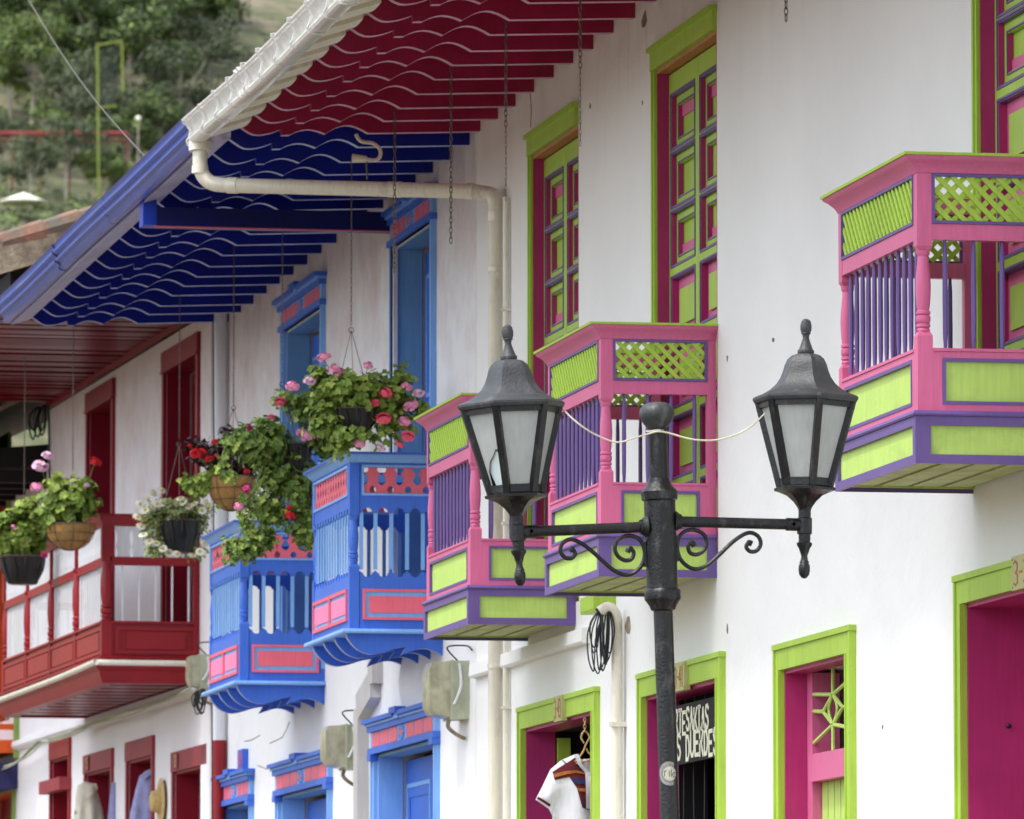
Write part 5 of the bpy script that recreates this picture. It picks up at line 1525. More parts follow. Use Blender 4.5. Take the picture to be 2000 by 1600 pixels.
sh = garment('embroidered_shirt', 'white cotton shirt with a striped embroidered yoke on a hanger in the doorway', 'shirt',
        [(1124, 1473), (1096, 1485), (1075, 1503), (1060, 1535), (1046, 1562), (1072, 1580), (1078, 1592), (1086, 1570), (1090, 1620), (1092, 1700), (1200, 1700), (1205, 1560), (1212, 1500), (1190, 1480), (1166, 1470), (1160, 1490), (1150, 1512), (1135, 1498)], YS, CLOTH, 0.08,
        parts=[('yoke', BRID, [(1122, 1480), (1078, 1508), (1082, 1524), (1110, 1518), (1124, 1540), (1134, 1578), (1145, 1582), (1170, 1580), (1192, 1560), (1192, 1500), (1172, 1492), (1150, 1514), (1134, 1500)], 0.006),
               ('stripe', OCH, [(1080, 1512), (1082, 1519), (1104, 1513), (1124, 1510), (1145, 1514), (1170, 1512), (1190, 1510), (1190, 1506), (1170, 1508), (1145, 1510), (1122, 1505), (1100, 1507)], 0.011),
               ('stripe', INDI, [(1112, 1520), (1120, 1531), (1145, 1533), (1190, 1530), (1190, 1520), (1145, 1521)], 0.010),
               ('stripe', OCH, [(1124, 1540), (1128, 1546), (1145, 1548), (1190, 1545), (1190, 1540), (1145, 1541)], 0.011),
               ('stripe', INDI, [(1132, 1568), (1140, 1577), (1170, 1576), (1190, 1560), (1190, 1554), (1160, 1567)], 0.010),
               ('placket', CLOTH, [(1141, 1508), (1141, 1580), (1156, 1582), (1157, 1508), (1150, 1516)], 0.022),
               ('sleeve_trim', BRID, [(1050, 1556), (1074, 1572), (1072, 1576), (1048, 1560)], 0.012),
               ('collar', CLOTH, [(1120, 1474), (1126, 1492), (1148, 1518), (1152, 1510), (1136, 1494), (1128, 1473)], 0.020),
               ('collar', CLOTH, [(1166, 1470), (1163, 1492), (1149, 1519), (1156, 1516), (1172, 1494), (1172, 1472)], 0.020)])
m = MB(); H0 = [aty(*p, YS) for p in ((1140, 1452), (1134, 1440), (1141, 1428), (1150, 1440), (1143, 1455), (1138, 1468), (1128, 1482), (1118, 1492), (1146, 1486), (1168, 1480), (1150, 1472), (1144, 1462))]
ox, _, oz = sh.location
m.tube(crom([(x - ox, -0.02, z - oz) for x, z in H0], 4), 0.006, 6)
h1 = aty(1141, 1407, YS); h2 = aty(1141, 1430, YS)
for q in range(4):
    m.link((h1[0] - ox, -0.02, h1[1] - oz - 0.02 * q), 0.028, 0.016, 0.003, q * pi / 2)
m.build('hanger', STRAW, sh, loc=(0, 0, 0))
for a in (0.0,):
    pass
def yR(s, out=0.0): return FR[1] + cos(FR[2]) * s - sin(FR[2]) * out
g1 = yR(dl[2][0] + 0.3); g2 = yR(dl[1][0] + 0.3); g3 = yR(dl[2][0] - 0.1)
garment('poncho', 'cream knitted poncho with a thick rolled collar hanging outside the red house door', 'poncho',
        [(152, 1534), (148, 1552), (146, 1580), (140, 1640), (138, 1690), (216, 1690), (207, 1620), (200, 1580), (192, 1552), (184, 1532), (166, 1526)], g1, WOOL, 0.12,
        parts=[('collar', WOOL, [(156, 1560), (158, 1540), (170, 1530), (186, 1531), (190, 1542), (180, 1552), (166, 1560), (160, 1566)], 0.05)], wave=0.04, nw=6)
garment('jacket', 'lavender blue jacket hanging in the doorway left of the straw hat', 'jacket',
        [(302, 1498), (284, 1506), (272, 1516), (264, 1545), (254, 1590), (250, 1690), (330, 1690), (326, 1510), (312, 1500)], g2, BCLOTH, 0.12,
        parts=[('collar', BCLOTH, [(274, 1516), (282, 1508), (300, 1500), (302, 1508), (286, 1518), (278, 1526)], 0.04)], wave=0.035, nw=5)
garment('scarf', 'pale lavender scarf hanging between the cream poncho and the white wall', 'scarf',
        [(218, 1528), (214, 1560), (210, 1600), (209, 1690), (228, 1690), (227, 1528)], g3, BCLOTH, 0.04, wave=0.02, nw=3)
sh_, zh_ = sR(314, 1565, 0.03)
hat = root('straw_hat', (*[(FR[0] - sin(FR[2]) * sh_ - 0.02), (FR[1] + cos(FR[2]) * sh_)], zh_), 'round straw hat hung on the white wall left of the red door', 'hat', rz=FR[2])
m = MB(); m.lathe([(0.02, -0.0), (0.19, 0.0), (0.215, 0.012), (0.2, 0.02), (0.12, 0.02), (0.105, 0.06), (0.09, 0.1), (0.04, 0.115), (0.001, 0.117)], n=28, mat=Matrix.Rotation(-pi / 2, 4, 'Y') @ Matrix.Scale(0.95, 4))
m.build('hat_body', STRAW, hat, loc=(0, 0, 0))
m = MB(); m.lathe([(0.104, 0.022), (0.107, 0.03), (0.1, 0.05), (0.098, 0.05)], n=28, mat=Matrix.Rotation(-pi / 2, 4, 'Y') @ Matrix.Scale(0.95, 4)); m.build('hat_band', BRICKR, hat, loc=(0, 0, 0))

# ================================================================ electricity boxes and cables
def meter(name, label, fr, s, zt, zb, out=0.12, w=0.3, cov=0.15, grp='electricity meter boxes on the walls'):
    sn, cs = sin(fr[2]), cos(fr[2])
    r = root(name, (fr[0] - sn * s, fr[1] + cs * s, zb), label, 'meter box', grp, rz=fr[2])
    H = zt - zb; m = MB()
    m.box(-out, 0.0, 0, w, 0, H); m.box(-out - 0.008, -out + 0.01, -0.006, w + 0.006, -0.004, H + 0.004)
    m.build('case', METER, r, loc=(0, 0, 0))
    m = MB(); c = cov
    prof = [(-out - 0.008, 0.01), (-out - c * 0.8, 0.03), (-out - c, 0.08), (-out - c, H - 0.05), (-out - c * 0.85, H - 0.012), (-out - 0.008, H - 0.005)]
    m.prism(prof, 'y', 0.012, w - 0.012); m.prism([(p[0] * 1.0 + 0.012 if i in (1, 2, 3, 4) else p[0], p[1]) for i, p in enumerate(prof)], 'y', 0.004, w - 0.004)
    m.build('cover', METERC, r, loc=(0, 0, 0))
    m = MB()
    m.tube(crom([(-out * 0.6, -0.012, H - 0.02), (-out * 0.5, -0.02, H * 0.6), (-out * 0.75, -0.015, H * 0.35), (-out * 0.9, -0.012, H * 0.25)], 4), 0.009, 6)
    m.tube(crom([(-out * 0.5, 0.1, H), (-out * 1.2, 0.05, H + 0.09), (-out * 0.2, 0.0, H + 0.1), (-0.02, -0.2, H + 0.06)], 5), 0.006, 6, 1)
    m.tube(crom([(-out, 0.1, 0), (-out * 1.1, 0.08, -0.05), (-out * 0.7, 0.05, -0.1), (-0.02, 0.05, -0.13)], 4), 0.014, 6, 2)
    m.build('cable', [WSLAT, BLK, MORT], r, loc=(0, 0, 0))
    return r
meter('meter_box', 'grey green meter box with clouded cover beside the white rain pipe, above the blue door', FB, -5.7, at(910, 1283, 0.1)[1], at(910, 1398, 0.1)[1])
s_, zt1_ = at(678, 1416, 0.1, FB); meter('meter_box', 'grey green meter box overhanging the middle blue door head', FB, s_ - 0.1, zt1_, at(678, 1503, 0.1, FB)[1])
s_, zt1_ = at(398, 1278, 0.1, FR); meter('meter_box', 'dirty meter box wedged between the red balcony and the blue balcony', FR, s_, zt1_, at(398, 1345, 0.1, FR)[1], w=0.22, cov=0.1)
def hank(name, label, fr, px, py, w, h, n, r, out=0.16, seed=1, grp=None):
    s, z = at(px, py, out, fr); sn, cs = sin(fr[2]), cos(fr[2])
    ro = random.Random(seed)
    x, y = fr[0] - sn * s - cs * out, fr[1] + cs * s - sn * out
    m = MB()
    for i in range(n):
        a = ro.uniform(-0.5, 0.5); b = ro.uniform(0.55, 1.0); q = ro.uniform(-w / 3, w / 3); ww = w * ro.uniform(0.25, 0.5)
        yy = ro.uniform(-0.05, 0.05)
        P = [(q * 0.3, yy * .3, 0.0), (q - ww * 0.45, yy, -h * b * 0.35), (q - ww * 0.35, yy, -h * b * 0.8), (q + a * 0.02, yy, -h * b), (q + ww * 0.3, yy, -h * b * 0.82), (q + ww * 0.5, yy, -h * b * 0.4), (0.3 * w + q * 0.3, yy * .3, 0.02)]
        m.tube(crom(P, 5), r, 6)
    o = m.build(name, BLK, None); o.location = (x, y, z); return tag(o, label, 'cable', grp)
hank('cable_bundle', 'hank of black cables hanging from the lime junction box beside the pipe mouth', FP, 1170, 1195, 0.16, 0.38, 10, 0.0045)
hank('cable_bundle', 'tangle of black cables hanging below the dirty meter box of the red house', FR, 386, 1350, 0.15, 0.2, 8, 0.006, seed=4)
hank('cable_bundle', 'loops of black cable hanging under the dark eave at the far left', FR, 76, 795, 0.2, 0.33, 6, 0.008, out=0.1, seed=9)
m = MB()
P = [(372, 1344), (330, 1362), (270, 1382), (230, 1396), (185, 1412), (150, 1425), (105, 1440), (92, 1446), (80, 1448), (60, 1466), (35, 1487), (0, 1500), (-30, 1510)]
P3 = []
for px, py in P:
    s, z = at(px, py, 0.14, FR); P3.append((XW - sin(FR[2]) * s - cos(FR[2]) * 0.14, FR[1] + cos(FR[2]) * s, z))
m.tube(crom(P3, 4), 0.012, 6); m.tube(crom([(p[0] - 0.01, p[1], p[2] - 0.03 + 0.02 * sin(i * 2)) for i, p in enumerate(P3)], 4), 0.008, 6); m.tube(crom([(p[0] - 0.02, p[1], p[2] - 0.01 - 0.02 * sin(i * 1.3)) for i, p in enumerate(P3)], 4), 0.008, 6)
tag(m.build('cable_run', METER, None), 'twisted grey cables running along the wall below the red balcony', 'cable')
m = MB()
p = [sR(95, 792, 0.1), sR(96, 850, 0.1), sR(97, 940, 0.1), sR(97, 1000, 0.1)]
m.tube([(XW - sin(FR[2]) * s - 0.1, FR[1] + cos(FR[2]) * s, z) for s, z in p], 0.011, 6)
tag(m.build('hanging_cable', BLK, None), 'straight dark cable running down the corner of the red house', 'cable')

# ================================================================ chains and hanging baskets
OUTC = 0.7
def chain_mesh(L, name='chain', r=0.0035, thin_from=None):
    m = MB(); n = int(L / 0.032)
    for i in range(n):
        sc = 1.0 if thin_from is None or i * 0.032 < thin_from else 0.55
        m.link((0, 0, -0.02 - i * 0.032), 0.042, 0.019 * sc, r * sc, (i % 2) * pi / 2 + 0.3)
    return m
def free_chain(px, pyt, pyb, label, thin=None, fr=FP, bend=0.0):
    s, zt = at(px, pyt, OUTC, fr); _, zb = at(px, pyb, OUTC, fr)
    o = chain_mesh(zt - zb, thin_from=thin).build('hanging_chain', CHAIN, None, fix=False, smooth=60)
    o.location = (fr[0] - sin(fr[2]) * s - cos(fr[2]) * OUTC, fr[1] + cos(fr[2]) * s, zt); o.rotation_euler = (0, bend, 0)
    return tag(o, label, 'chain', 'empty chains hanging from the crimson rafters')
free_chain(1133, -10, 288, 'empty chain ending at the casing of the left lime window', 0.4)
free_chain(988, 30, 398, 'long empty chain reaching down to the bend of the white rain pipe', 0.65)
free_chain(881, 128, 475, 'empty chain crossing in front of the rain pipe, right of the blue door head')
free_chain(771, 210, 533, 'empty chain hanging before the left edge of the blue door head')
free_chain(1535, -60, 42, 'short chain end at the top edge in front of bare white wall')
s_, z_ = at(1036, 190, OUTC); m = MB(); m.tube([(0, 0, 0), (0.005, 0, -0.1), (0, 0, -0.2)], 0.004, 5); o = m.build('hanging_wire', CHAIN, None); o.location = (XW - OUTC, 40 + s_, z_ + 0.02)
tag(o, 'short bent wire dangling from a crimson rafter end', 'wire')

def leaf_geo(m, c, n, r, lob, rnd, mi):
    """one rounded, lobed leaf cupped round its stalk"""
    n = n.normalized(); t = n.cross(Vector((rnd.uniform(-1, 1), rnd.uniform(-1, 1), rnd.uniform(-1, 1)))).normalized(); b = n.cross(t)
    k = 10; vs = [c]; 
    for i in range(k):
        a = 2 * pi * i / k
        rr = r * (1 - (0.16 + lob) * (i % 2)) * (0.35 if i == 0 else 1) * rnd.uniform(.92, 1.08)
        vs.append(c + t * (rr * cos(a)) + b * (rr * sin(a)) + n * (r * (0.22 if i % 2 else 0.1)))
    m.add(vs, [(0, i, i % k + 1) for i in range(1, k + 1)], mi)

def flower_mesh(name, mat, R=0.045, n=30, pet=0.019, seed=1, white=False):
    rnd = random.Random(seed); m = MB()
    if white:      # daisy: ray petals round a yellow disc
        for i in range(11):
            a = 2 * pi * i / 11; d = Vector((cos(a), sin(a), 0)); s = Vector((-sin(a), cos(a), 0)); w = R * 0.2
            m.add([d * R * 0.2 + Vector((0, 0, .004)), d * R * 0.65 + s * w + Vector((0, 0, .008)), d * R, d * R * 0.65 - s * w + Vector((0, 0, .008))], [(0, 1, 2, 3)], 0)
        m.lathe([(R * 0.28, 0.002), (R * 0.26, 0.012), (R * 0.1, 0.018), (0.0005, 0.019)], n=8, mi=1)
    else:
        m.lathe([(R * .1, -R * .3), (R * .4, -R * .2), (R * .55, 0), (R * .5, R * .3), (R * .3, R * .5), (R * .02, R * .6)], n=7)
        for i in range(n):
            z = rnd.uniform(-0.35, 1); a = rnd.uniform(0, 2 * pi); q = sqrt(max(0, 1 - z * z))
            d = Vector((q * cos(a), q * sin(a), z)); c = d * R * rnd.uniform(.62, 1.08)
            t = d.cross(Vector((.3, .2, .9))).normalized(); b = d.cross(t)
            for j in range(5):
                g = 2 * pi * j / 5 + i; e = t * cos(g) + b * sin(g); f = t * -sin(g) + b * cos(g)
                m.add([c, c + e * pet * .7 + f * pet * .45 + d * .004, c + e * pet * 1.2 + d * .002, c + e * pet * .7 - f * pet * .45 + d * .004], [(0, 1, 2, 3)], 0)
            m.tube([Vector((0, 0, -R * .9)), c], 0.0015, 3, 1)
    return m.build(name, [mat, FYEL if white else STEM], None, fix=False, smooth=60)
FL_ = {}
for kx, mt, sd in (('p', FPINK, 1), ('l', FPALE, 2), ('h', FHOT, 3), ('r', FRED, 4)):
    FL_[kx] = flower_mesh('flower_head', mt, seed=sd)
FL_['w'] = flower_mesh('flower_head', FWHITE, R=0.036, white=True)
FL_['m'] = flower_mesh('flower_head', paint('magenta_petal', (190, 30, 110), 0.6, 0.2, 60, 0), seed=6, R=0.03, n=9)
protos = dict(FL_)

def bowl_mesh(r, h, kind):
    m = MB(); n = 20
    if kind == 'coir':
        prof = [(r * sin(pi / 2 * t / 8) if t else 0.004, -h * cos(pi / 2 * t / 8)) for t in range(9)]
        m.lathe(prof + [(r * 0.93, 0.0), (r * 0.9, -0.02)], n=n, mi=0, cap=True)
    else:
        prof = [(r * 0.55, -h), (r * 0.72, -h * 0.85), (r * 0.9, -h * 0.45), (r, 0.0), (r * 0.95, 0.0), (r * 0.92, -0.02)]
        m.lathe(prof, n=n, mi=0)
        for q in range(9):      # crumpled liner
            a = 2 * pi * q / 9; m.tube([(r * 0.6 * cos(a), r * 0.6 * sin(a), -h * 0.97), (r * 0.93 * cos(a + .1), r * 0.93 * sin(a + .1), -h * 0.45), (r * 1.0 * cos(a), r * 1.0 * sin(a), -0.01)], 0.012, 5)
    ri = bmesh
    for q in range(8):          # wire cage
        a = 2 * pi * q / 8
        m.tube([((r + .006) * sin(pi / 2 * t / 6) * cos(a) if kind == 'coir' else (r * (0.57 + .46 * (t / 6) ** .7)) * cos(a), (r + .006) * sin(pi / 2 * t / 6) * sin(a) if kind == 'coir' else (r * (0.57 + .46 * (t / 6) ** .7)) * sin(a),
                 -(h + .004) * cos(pi / 2 * t / 6) if kind == 'coir' else -h * (1 - t / 6)) for t in range(7)], 0.003, 4, 1)
    m.tube([((r + .006) * cos(2 * pi * i / 20), (r + .006) * sin(2 * pi * i / 20), 0) for i in range(21)], 0.005, 5, 1)
    if kind == 'coir':
        for hh in (0.35, 0.68):
            rr = sqrt(max(0, 1 - hh * hh)) * r + .006; m.tube([(rr * cos(2 * pi * i / 20), rr * sin(2 * pi * i / 20), -h * hh) for i in range(21)], 0.003, 4, 1)
    return m

def basket(label, chain_px, top_y, ring_y, bowl, kind, blobs, flowers, leafmats, fr=FB, out=None, nleaf=900, lr=0.034, lob=0.1, seed=1, trails=(), grp=None):
    """bowl=(cx,cy_top,halfwidth_px,depth_px); blobs = [(cx,cy,rx,ry,weight)] in picture pixels"""
    rnd = random.Random(seed)
    out = (1.12 if fr is FR else OUTC) if out is None else out
    s, zr = at(chain_px, ring_y, out, fr); _, zt = at(chain_px, top_y, out, fr)
    sn, cs = sin(fr[2]), cos(fr[2])
    X, Y = fr[0] - sn * s - cs * out, fr[1] + cs * s
    bx, bz = aty(bowl[0], bowl[1], Y); r = (aty(bowl[0] + bowl[2], bowl[1], Y)[0] - bx); h = bz - aty(bowl[0], bowl[1] + bowl[3], Y)[1]
    R0 = root('hanging_basket', (bx, Y, bz - h), label, 'hanging basket', grp)
    org = Vector((bx, Y, bz - h))
    m = bowl_mesh(r, h, kind); b = m.build('bowl', [COIR if kind == 'coir' else BPOT, CHAIN], R0, loc=(0, 0, h))
    m = MB(); ring = Vector((X, Y, zr)) - org
    for q in range(3):
        a = 2 * pi * q / 3 + 0.4; m.tube([ring, (r * cos(a), r * sin(a), h)], 0.0025, 4)
    m.tube([ring + Vector((0.018 * cos(t), 0, 0.018 * sin(t))) for t in [2 * pi * i / 10 for i in range(11)]], 0.003, 4)
    m.build('hanger_wire', CHAIN, R0, loc=(0, 0, 0))
    c = chain_mesh(zt - zr - 0.02).build('chain', CHAIN, R0, loc=(X - org.x, 0, zt - org.z), fix=False, smooth=60); c.scale = (0.6, 0.6, 1)
    # foliage
    m = MB(); sts = MB()
    tot = sum(bb[4] for bb in blobs)
    for (cx_, cy_, rx, ry, wt, mi) in blobs:
        x, z = aty(cx_, cy_, Y); RX = aty(cx_ + rx, cy_, Y)[0] - x; RZ = z - aty(cx_, cy_ + ry, Y)[1]
        C = Vector((x, Y, z)) - org
        N_ = int(nleaf * wt / tot)
        # ragged sprays: small clusters of leaves around shoot tips
        tips = []
        for q in range(max(3, N_ // 9)):
            d = Vector((rnd.gauss(0, 1), rnd.gauss(0, 1), rnd.gauss(0, 1))).normalized() * rnd.uniform(0.45, 1.08) 
            tips.append(Vector((C.x + d.x * RX, C.y + d.y * RX * 0.8, C.z + d.z * RZ)))
        for tp in tips:
            sts.tube([Vector((0, 0, h * 1.0)) * 0.4 + tp * 0.6 if mi != 9 else C, tp], 0.0025, 3)
            for q in range(9):
                p = tp + Vector((rnd.gauss(0, .028), rnd.gauss(0, .028), rnd.gauss(0, .024)))
                nrm = (p - C) * 1.5 + Vector((rnd.uniform(-.4, .4), rnd.uniform(-.6, .2), rnd.uniform(.0, .7))) * 0.35
                mm = mi if mi in (0, 1, 2) else 0
                if rnd.random() < 0.18 and mi == 0: mm = 1
                leaf_geo(m, p, nrm, lr * rnd.uniform(.6, 1.15), lob, rnd, mm)
    for tr in trails:       # trailing shoots: list of pixel points
        P = crom([Vector((aty(px, py, Y)[0], Y - 0.05, aty(px, py, Y)[1])) - org for px, py in tr], 5)
        sts.tube(P, 0.004, 4)
        for p in P:
            for q in range(5):
                pp = p + Vector((rnd.gauss(0, .026), rnd.gauss(0, .026), rnd.gauss(0, .026)))
                leaf_geo(m, pp, Vector((rnd.uniform(-.6, .6), -1, rnd.uniform(0, 1))), lr * rnd.uniform(.6, 1.0), lob, rnd, 1 if rnd.random() < .4 else 0)
    m.build('foliage', leafmats, R0, loc=(0, 0, 0), fix=False, smooth=None)
    for (px, py, kd, sz) in flowers:
        x, z = aty(px, py, Y - 0.14); p = Vector((x, Y - 0.14 + rnd.uniform(-.03, .03), z)) - org
        f = protos[kd].copy(); COL.objects.link(f); f.parent = R0
        R_ = 0.036 if kd == 'w' else 0.045 if kd != 'm' else 0.03
        sc = sz * 0.5 * (aty(px + 10, py, Y)[0] - aty(px, py, Y)[0]) / 5 / 2 / R_ * 1.0
        f.location = p; f.scale = (sc * 1.08, sc, sc * (0.98 if kd == 'w' else 0.78))
        f.rotation_euler = (rnd.uniform(.5, 1.3) if kd == 'w' else rnd.uniform(0.2, .8), rnd.uniform(-.5, .5), rnd.uniform(-.6, .6))
        if kd != 'w': sts.tube(crom([p, p * 0.7 + Vector((0, 0, h * .25 - .02)), Vector((p.x * .3, p.y * .3, h * 1.1))], 3), 0.0022, 4)
    sts.build('stems', STEM, R0, loc=(0, 0, 0), fix=False)
    return R0
GB = 'hanging flower baskets under the eaves'
basket('black basket of pink geraniums hanging highest, over the right blue balcony', 686, 315, 645, (690, 800, 45, 46), 'black',
       [(690, 770, 75, 38, 3, 0), (650, 760, 40, 30, 1, 0), (760, 770, 50, 45, 1.6, 0), (640, 820, 38, 40, 1, 0), (770, 820, 36, 42, 1.1, 0), (700, 852, 60, 12, .5, 0), (625, 745, 16, 30, .4, 0), (782, 730, 14, 16, .15, 0), (820, 795, 14, 16, .2, 0), (664, 860, 14, 24, .2, 0)],
       [(632, 699, 'p', 24), (654, 724, 'p', 26), (606, 744, 'l', 20), (571, 755, 'p', 24), (718, 714, 'p', 17), (753, 768, 'h', 24), (732, 787, 'h', 16), (748, 820, 'h', 28), (795, 755, 'p', 20), (803, 792, 'p', 26), (818, 768, 'l', 20), (790, 823, 'p', 22), (795, 853, 'h', 24), (703, 867, 'p', 20), (782, 868, 'h', 16), (745, 875, 'l', 16)],
       [LEAF, LEAFY], seed=2, nleaf=2100, grp=GB)
basket('big ivy geranium basket with long trailing shoots between the two blue balconies', 551, 445, 751, (578, 868, 28, 66), 'black',
       [(520, 870, 60, 48, 2.6, 0), (480, 858, 24, 26, .5, 0), (610, 800, 52, 34, 1.6, 0), (640, 850, 40, 50, 1.4, 0), (540, 930, 40, 44, 1.4, 0), (590, 940, 40, 60, 1.8, 0), (530, 990, 40, 26, 1.0, 0), (595, 1020, 24, 40, 1.1, 0), (470, 1072, 38, 20, .9, 0), (515, 1052, 26, 22, .6, 0), (560, 780, 24, 14, .3, 1)],
       [(600, 852, 'p', 26), (616, 838, 'l', 24), (588, 844, 'p', 18), (549, 785, 'h', 20), (530, 815, 'h', 12), (566, 1008, 'r', 20), (564, 992, 'r', 12), (466, 990, 'p', 18), (484, 835, 'm', 14), (480, 955, 'm', 20)],
       [LEAFD, LEAFY], seed=5, nleaf=3900, lob=0.16, lr=0.032, grp=GB,
       trails=[((500, 900), (450, 862), (430, 905), (448, 935)), ((470, 960), (490, 1000), (520, 1010), (560, 1030)), ((560, 1000), (500, 1040), (440, 1090)), ((470, 1000), (480, 1030), (490, 1060)), ((590, 1000), (600, 1040), (606, 1065))])
basket('wire basket with coir liner, dark bronze leaves and red flowers', 456, 480, 797, (452, 932, 48, 66), 'coir',
       [(440, 895, 42, 36, 2, 2), (405, 890, 28, 20, .7, 2), (480, 900, 30, 40, 1, 2), (440, 848, 10, 20, .25, 2), (380, 865, 22, 10, .2, 2), (428, 905, 18, 20, .3, 1), (495, 975, 10, 26, .12, 0), (445, 975, 26, 8, .15, 1)],
       [(382, 888, 'r', 26), (407, 898, 'r', 18), (419, 865, 'r', 14), (395, 882, 'r', 14), (467, 865, 'r', 16), (482, 921, 'r', 14), (372, 870, 'r', 10), (424, 890, 'h', 10)],
       [LEAF, LEAFY, BEGO], seed=8, nleaf=1100, lr=0.03, grp=GB, trails=[((470, 870), (440, 900), (425, 925), (400, 940), (372, 945), (355, 942)), ((425, 935), (400, 955), (380, 965)), ((400, 938), (385, 955), (370, 962))])
basket('black liner basket spilling white daisies, left of the blue balcony', 350, 570, 868, (350, 1018, 42, 62), 'black',
       [(350, 1000, 58, 24, 2, 0), (300, 1020, 26, 36, 1.2, 0), (390, 1015, 18, 40, .8, 0), (310, 1070, 22, 18, .5, 0), (380, 1078, 18, 12, .3, 0)],
       [(rx, ry, 'w', 20) for rx, ry in ((272, 985), (288, 978), (300, 963), (316, 958), (282, 998), (305, 985), (318, 982), (296, 992), (345, 985), (330, 990), (357, 982), (368, 990), (352, 975), (380, 985), (390, 992), (402, 985), (395, 998), (275, 1028), (280, 1045), (292, 1058), (305, 1062), (318, 1072), (330, 1080), (345, 1083), (376, 1085), (390, 1078), (398, 1062), (268, 1010), (408, 1000))],
       [paint('daisy_foliage', (140, 152, 98), 0.6, 0.3, 22, 0), LEAFY], seed=11, nleaf=2600, lr=0.016, grp=GB)
basket('tan coir bowl basket of geraniums with pale pink and red blooms', 143, 640, 930, (137, 1025, 49, 50), 'coir',
       [(130, 990, 48, 42, 3, 0), (95, 1010, 24, 26, 1, 0), (165, 965, 22, 34, .8, 0), (160, 940, 12, 20, .2, 0), (110, 950, 20, 22, .5, 1)],
       [(77, 912, 'l', 28), (94, 890, 'l', 20), (71, 952, 'p', 22), (185, 903, 'r', 22), (170, 948, 'l', 10)],
       [LEAF, LEAFY], seed=13, nleaf=900, lr=0.05, lob=0.02, fr=FR, grp=GB)
basket('black liner basket of leafy geranium at the left edge of the view', 48, 690, 970, (44, 1088, 43, 54), 'black',
       [(35, 1045, 44, 46, 3, 0), (10, 1050, 26, 40, 1, 1), (60, 1000, 18, 24, .6, 1), (68, 1050, 18, 26, .6, 0)],
       [(26, 1028, 'p', 8), (30, 1034, 'p', 7), (86, 1085, 'm', 12)],
       [LEAF, LEAFY], seed=17, nleaf=900, lr=0.05, lob=0.02, fr=FR, grp=GB)
for o in set(protos.values()): bpy.data.objects.remove(o, do_unlink=True)

# ================================================================ hill, trees and far things
def hz(x, y): return 40 + (y - 340) * 0.35 + 2.5 * sin(x * 0.05 + 1) + 1.2 * sin(y * 0.06 + x * 0.03)
m = bpy.data.materials.new('hill_grass'); m.use_nodes = True
t = m.node_tree; N, L = t.nodes, t.links; geo = N.new('ShaderNodeNewGeometry'); n1 = N.new('ShaderNodeTexNoise'); n1.inputs['Scale'].default_value = 0.35; n1.inputs['Detail'].default_value = 10; n1.inputs['Roughness'].default_value = 0.7
L.new(geo.outputs['Position'], n1.inputs['Vector']); cr = N.new('ShaderNodeValToRGB'); L.new(n1.outputs[0], cr.inputs[0])
E_ = cr.color_ramp.elements; E_[0].position = 0.38; E_[0].color = (0.055, 0.07, 0.03, 1); E_[1].position = 0.62; E_[1].color = (0.20, 0.165, 0.11, 1); e2 = E_.new(0.5); e2.color = (0.11, 0.115, 0.055, 1)
L.new(cr.outputs[0], N['Principled BSDF'].inputs['Base Color']); N['Principled BSDF'].inputs['Roughness'].default_value = 0.95
g = MB(); nx, ny = 60, 60; xs0, xs1, ys0, ys1 = -160, 260, 226, 900
vs = []
for j in range(ny + 1):
    for i in range(nx + 1):
        x = xs0 + (xs1 - xs0) * i / nx; y = ys0 + (ys1 - ys0) * (j / ny) ** 1.4
        z = hz(x, y) if y > 226 else -1; vs.append((x, y, max(z, 0.5)))
g.add(vs, [(j * (nx + 1) + i, j * (nx + 1) + i + 1, (j + 1) * (nx + 1) + i + 1, (j + 1) * (nx + 1) + i) for j in range(ny) for i in range(nx)])
structure(g.build('hillside', m, smooth=80, fix=False))
BARK = paint('pale_bark', (176, 168, 152), 0.9, 0.25, 3, 0.4, 8)
TL = [paint('tree_leaf_mid', (72, 90, 50), 0.6, 0.5, 0.9, 0), paint('tree_leaf_bright', (108, 128, 58), 0.6, 0.45, 0.9, 0), paint('tree_leaf_grey', (84, 94, 66), 0.6, 0.4, 0.9, 0)]  # greens paled in the colour itself, standing in for distance haze
def tree_mesh(seed, mats, H=8.0, R=3.0, n=5200):
    n = int(n * 1.5)
    rnd = random.Random(seed); tr = MB()
    top = Vector((rnd.uniform(-.4, .4), rnd.uniform(-.4, .4), H * 0.72))
    tr.tube([(0, 0, -0.6), (0.05, 0.05, H * 0.25), top * 0.6, top], 0.16, 7, r2=0.05)
    cl = []
    for i in range(15):
        a = rnd.uniform(0, 2 * pi); el = rnd.uniform(-.2, 1.1); d = rnd.uniform(.35, 1)
        c = Vector((cos(a) * R * d * cos(el * .6), sin(a) * R * d * cos(el * .6), H * 0.6 + el * H * 0.3 + rnd.uniform(-.5, .3)))
        cl.append((c, rnd.uniform(.55, 1.25) * R / 3))
        tr.tube([top * rnd.uniform(.45, .9), c * 0.5 + top * 0.5 * rnd.uniform(.5, .8), c], 0.06, 5, r2=0.02)
    lf = MB()
    for i in range(n):
        c, r = rnd.choice(cl)
        d = Vector((rnd.gauss(0, 1), rnd.gauss(0, 1), rnd.gauss(0, .8))).normalized() * r * rnd.uniform(.3, 1.15) ** .6
        p = c + d; u = Vector((rnd.uniform(-1, 1), rnd.uniform(-1, 1), rnd.uniform(-.5, .5))).normalized(); w_ = u.cross(d + Vector((0, 0, .3))).normalized()
        s = rnd.uniform(.08, .2)
        lf.add([p - u * s, p + w_ * s * .6, p + u * s, p - w_ * s * .6], [(0, 1, 2, 3)], 0 if rnd.random() < .7 else 1)
    return tr, lf
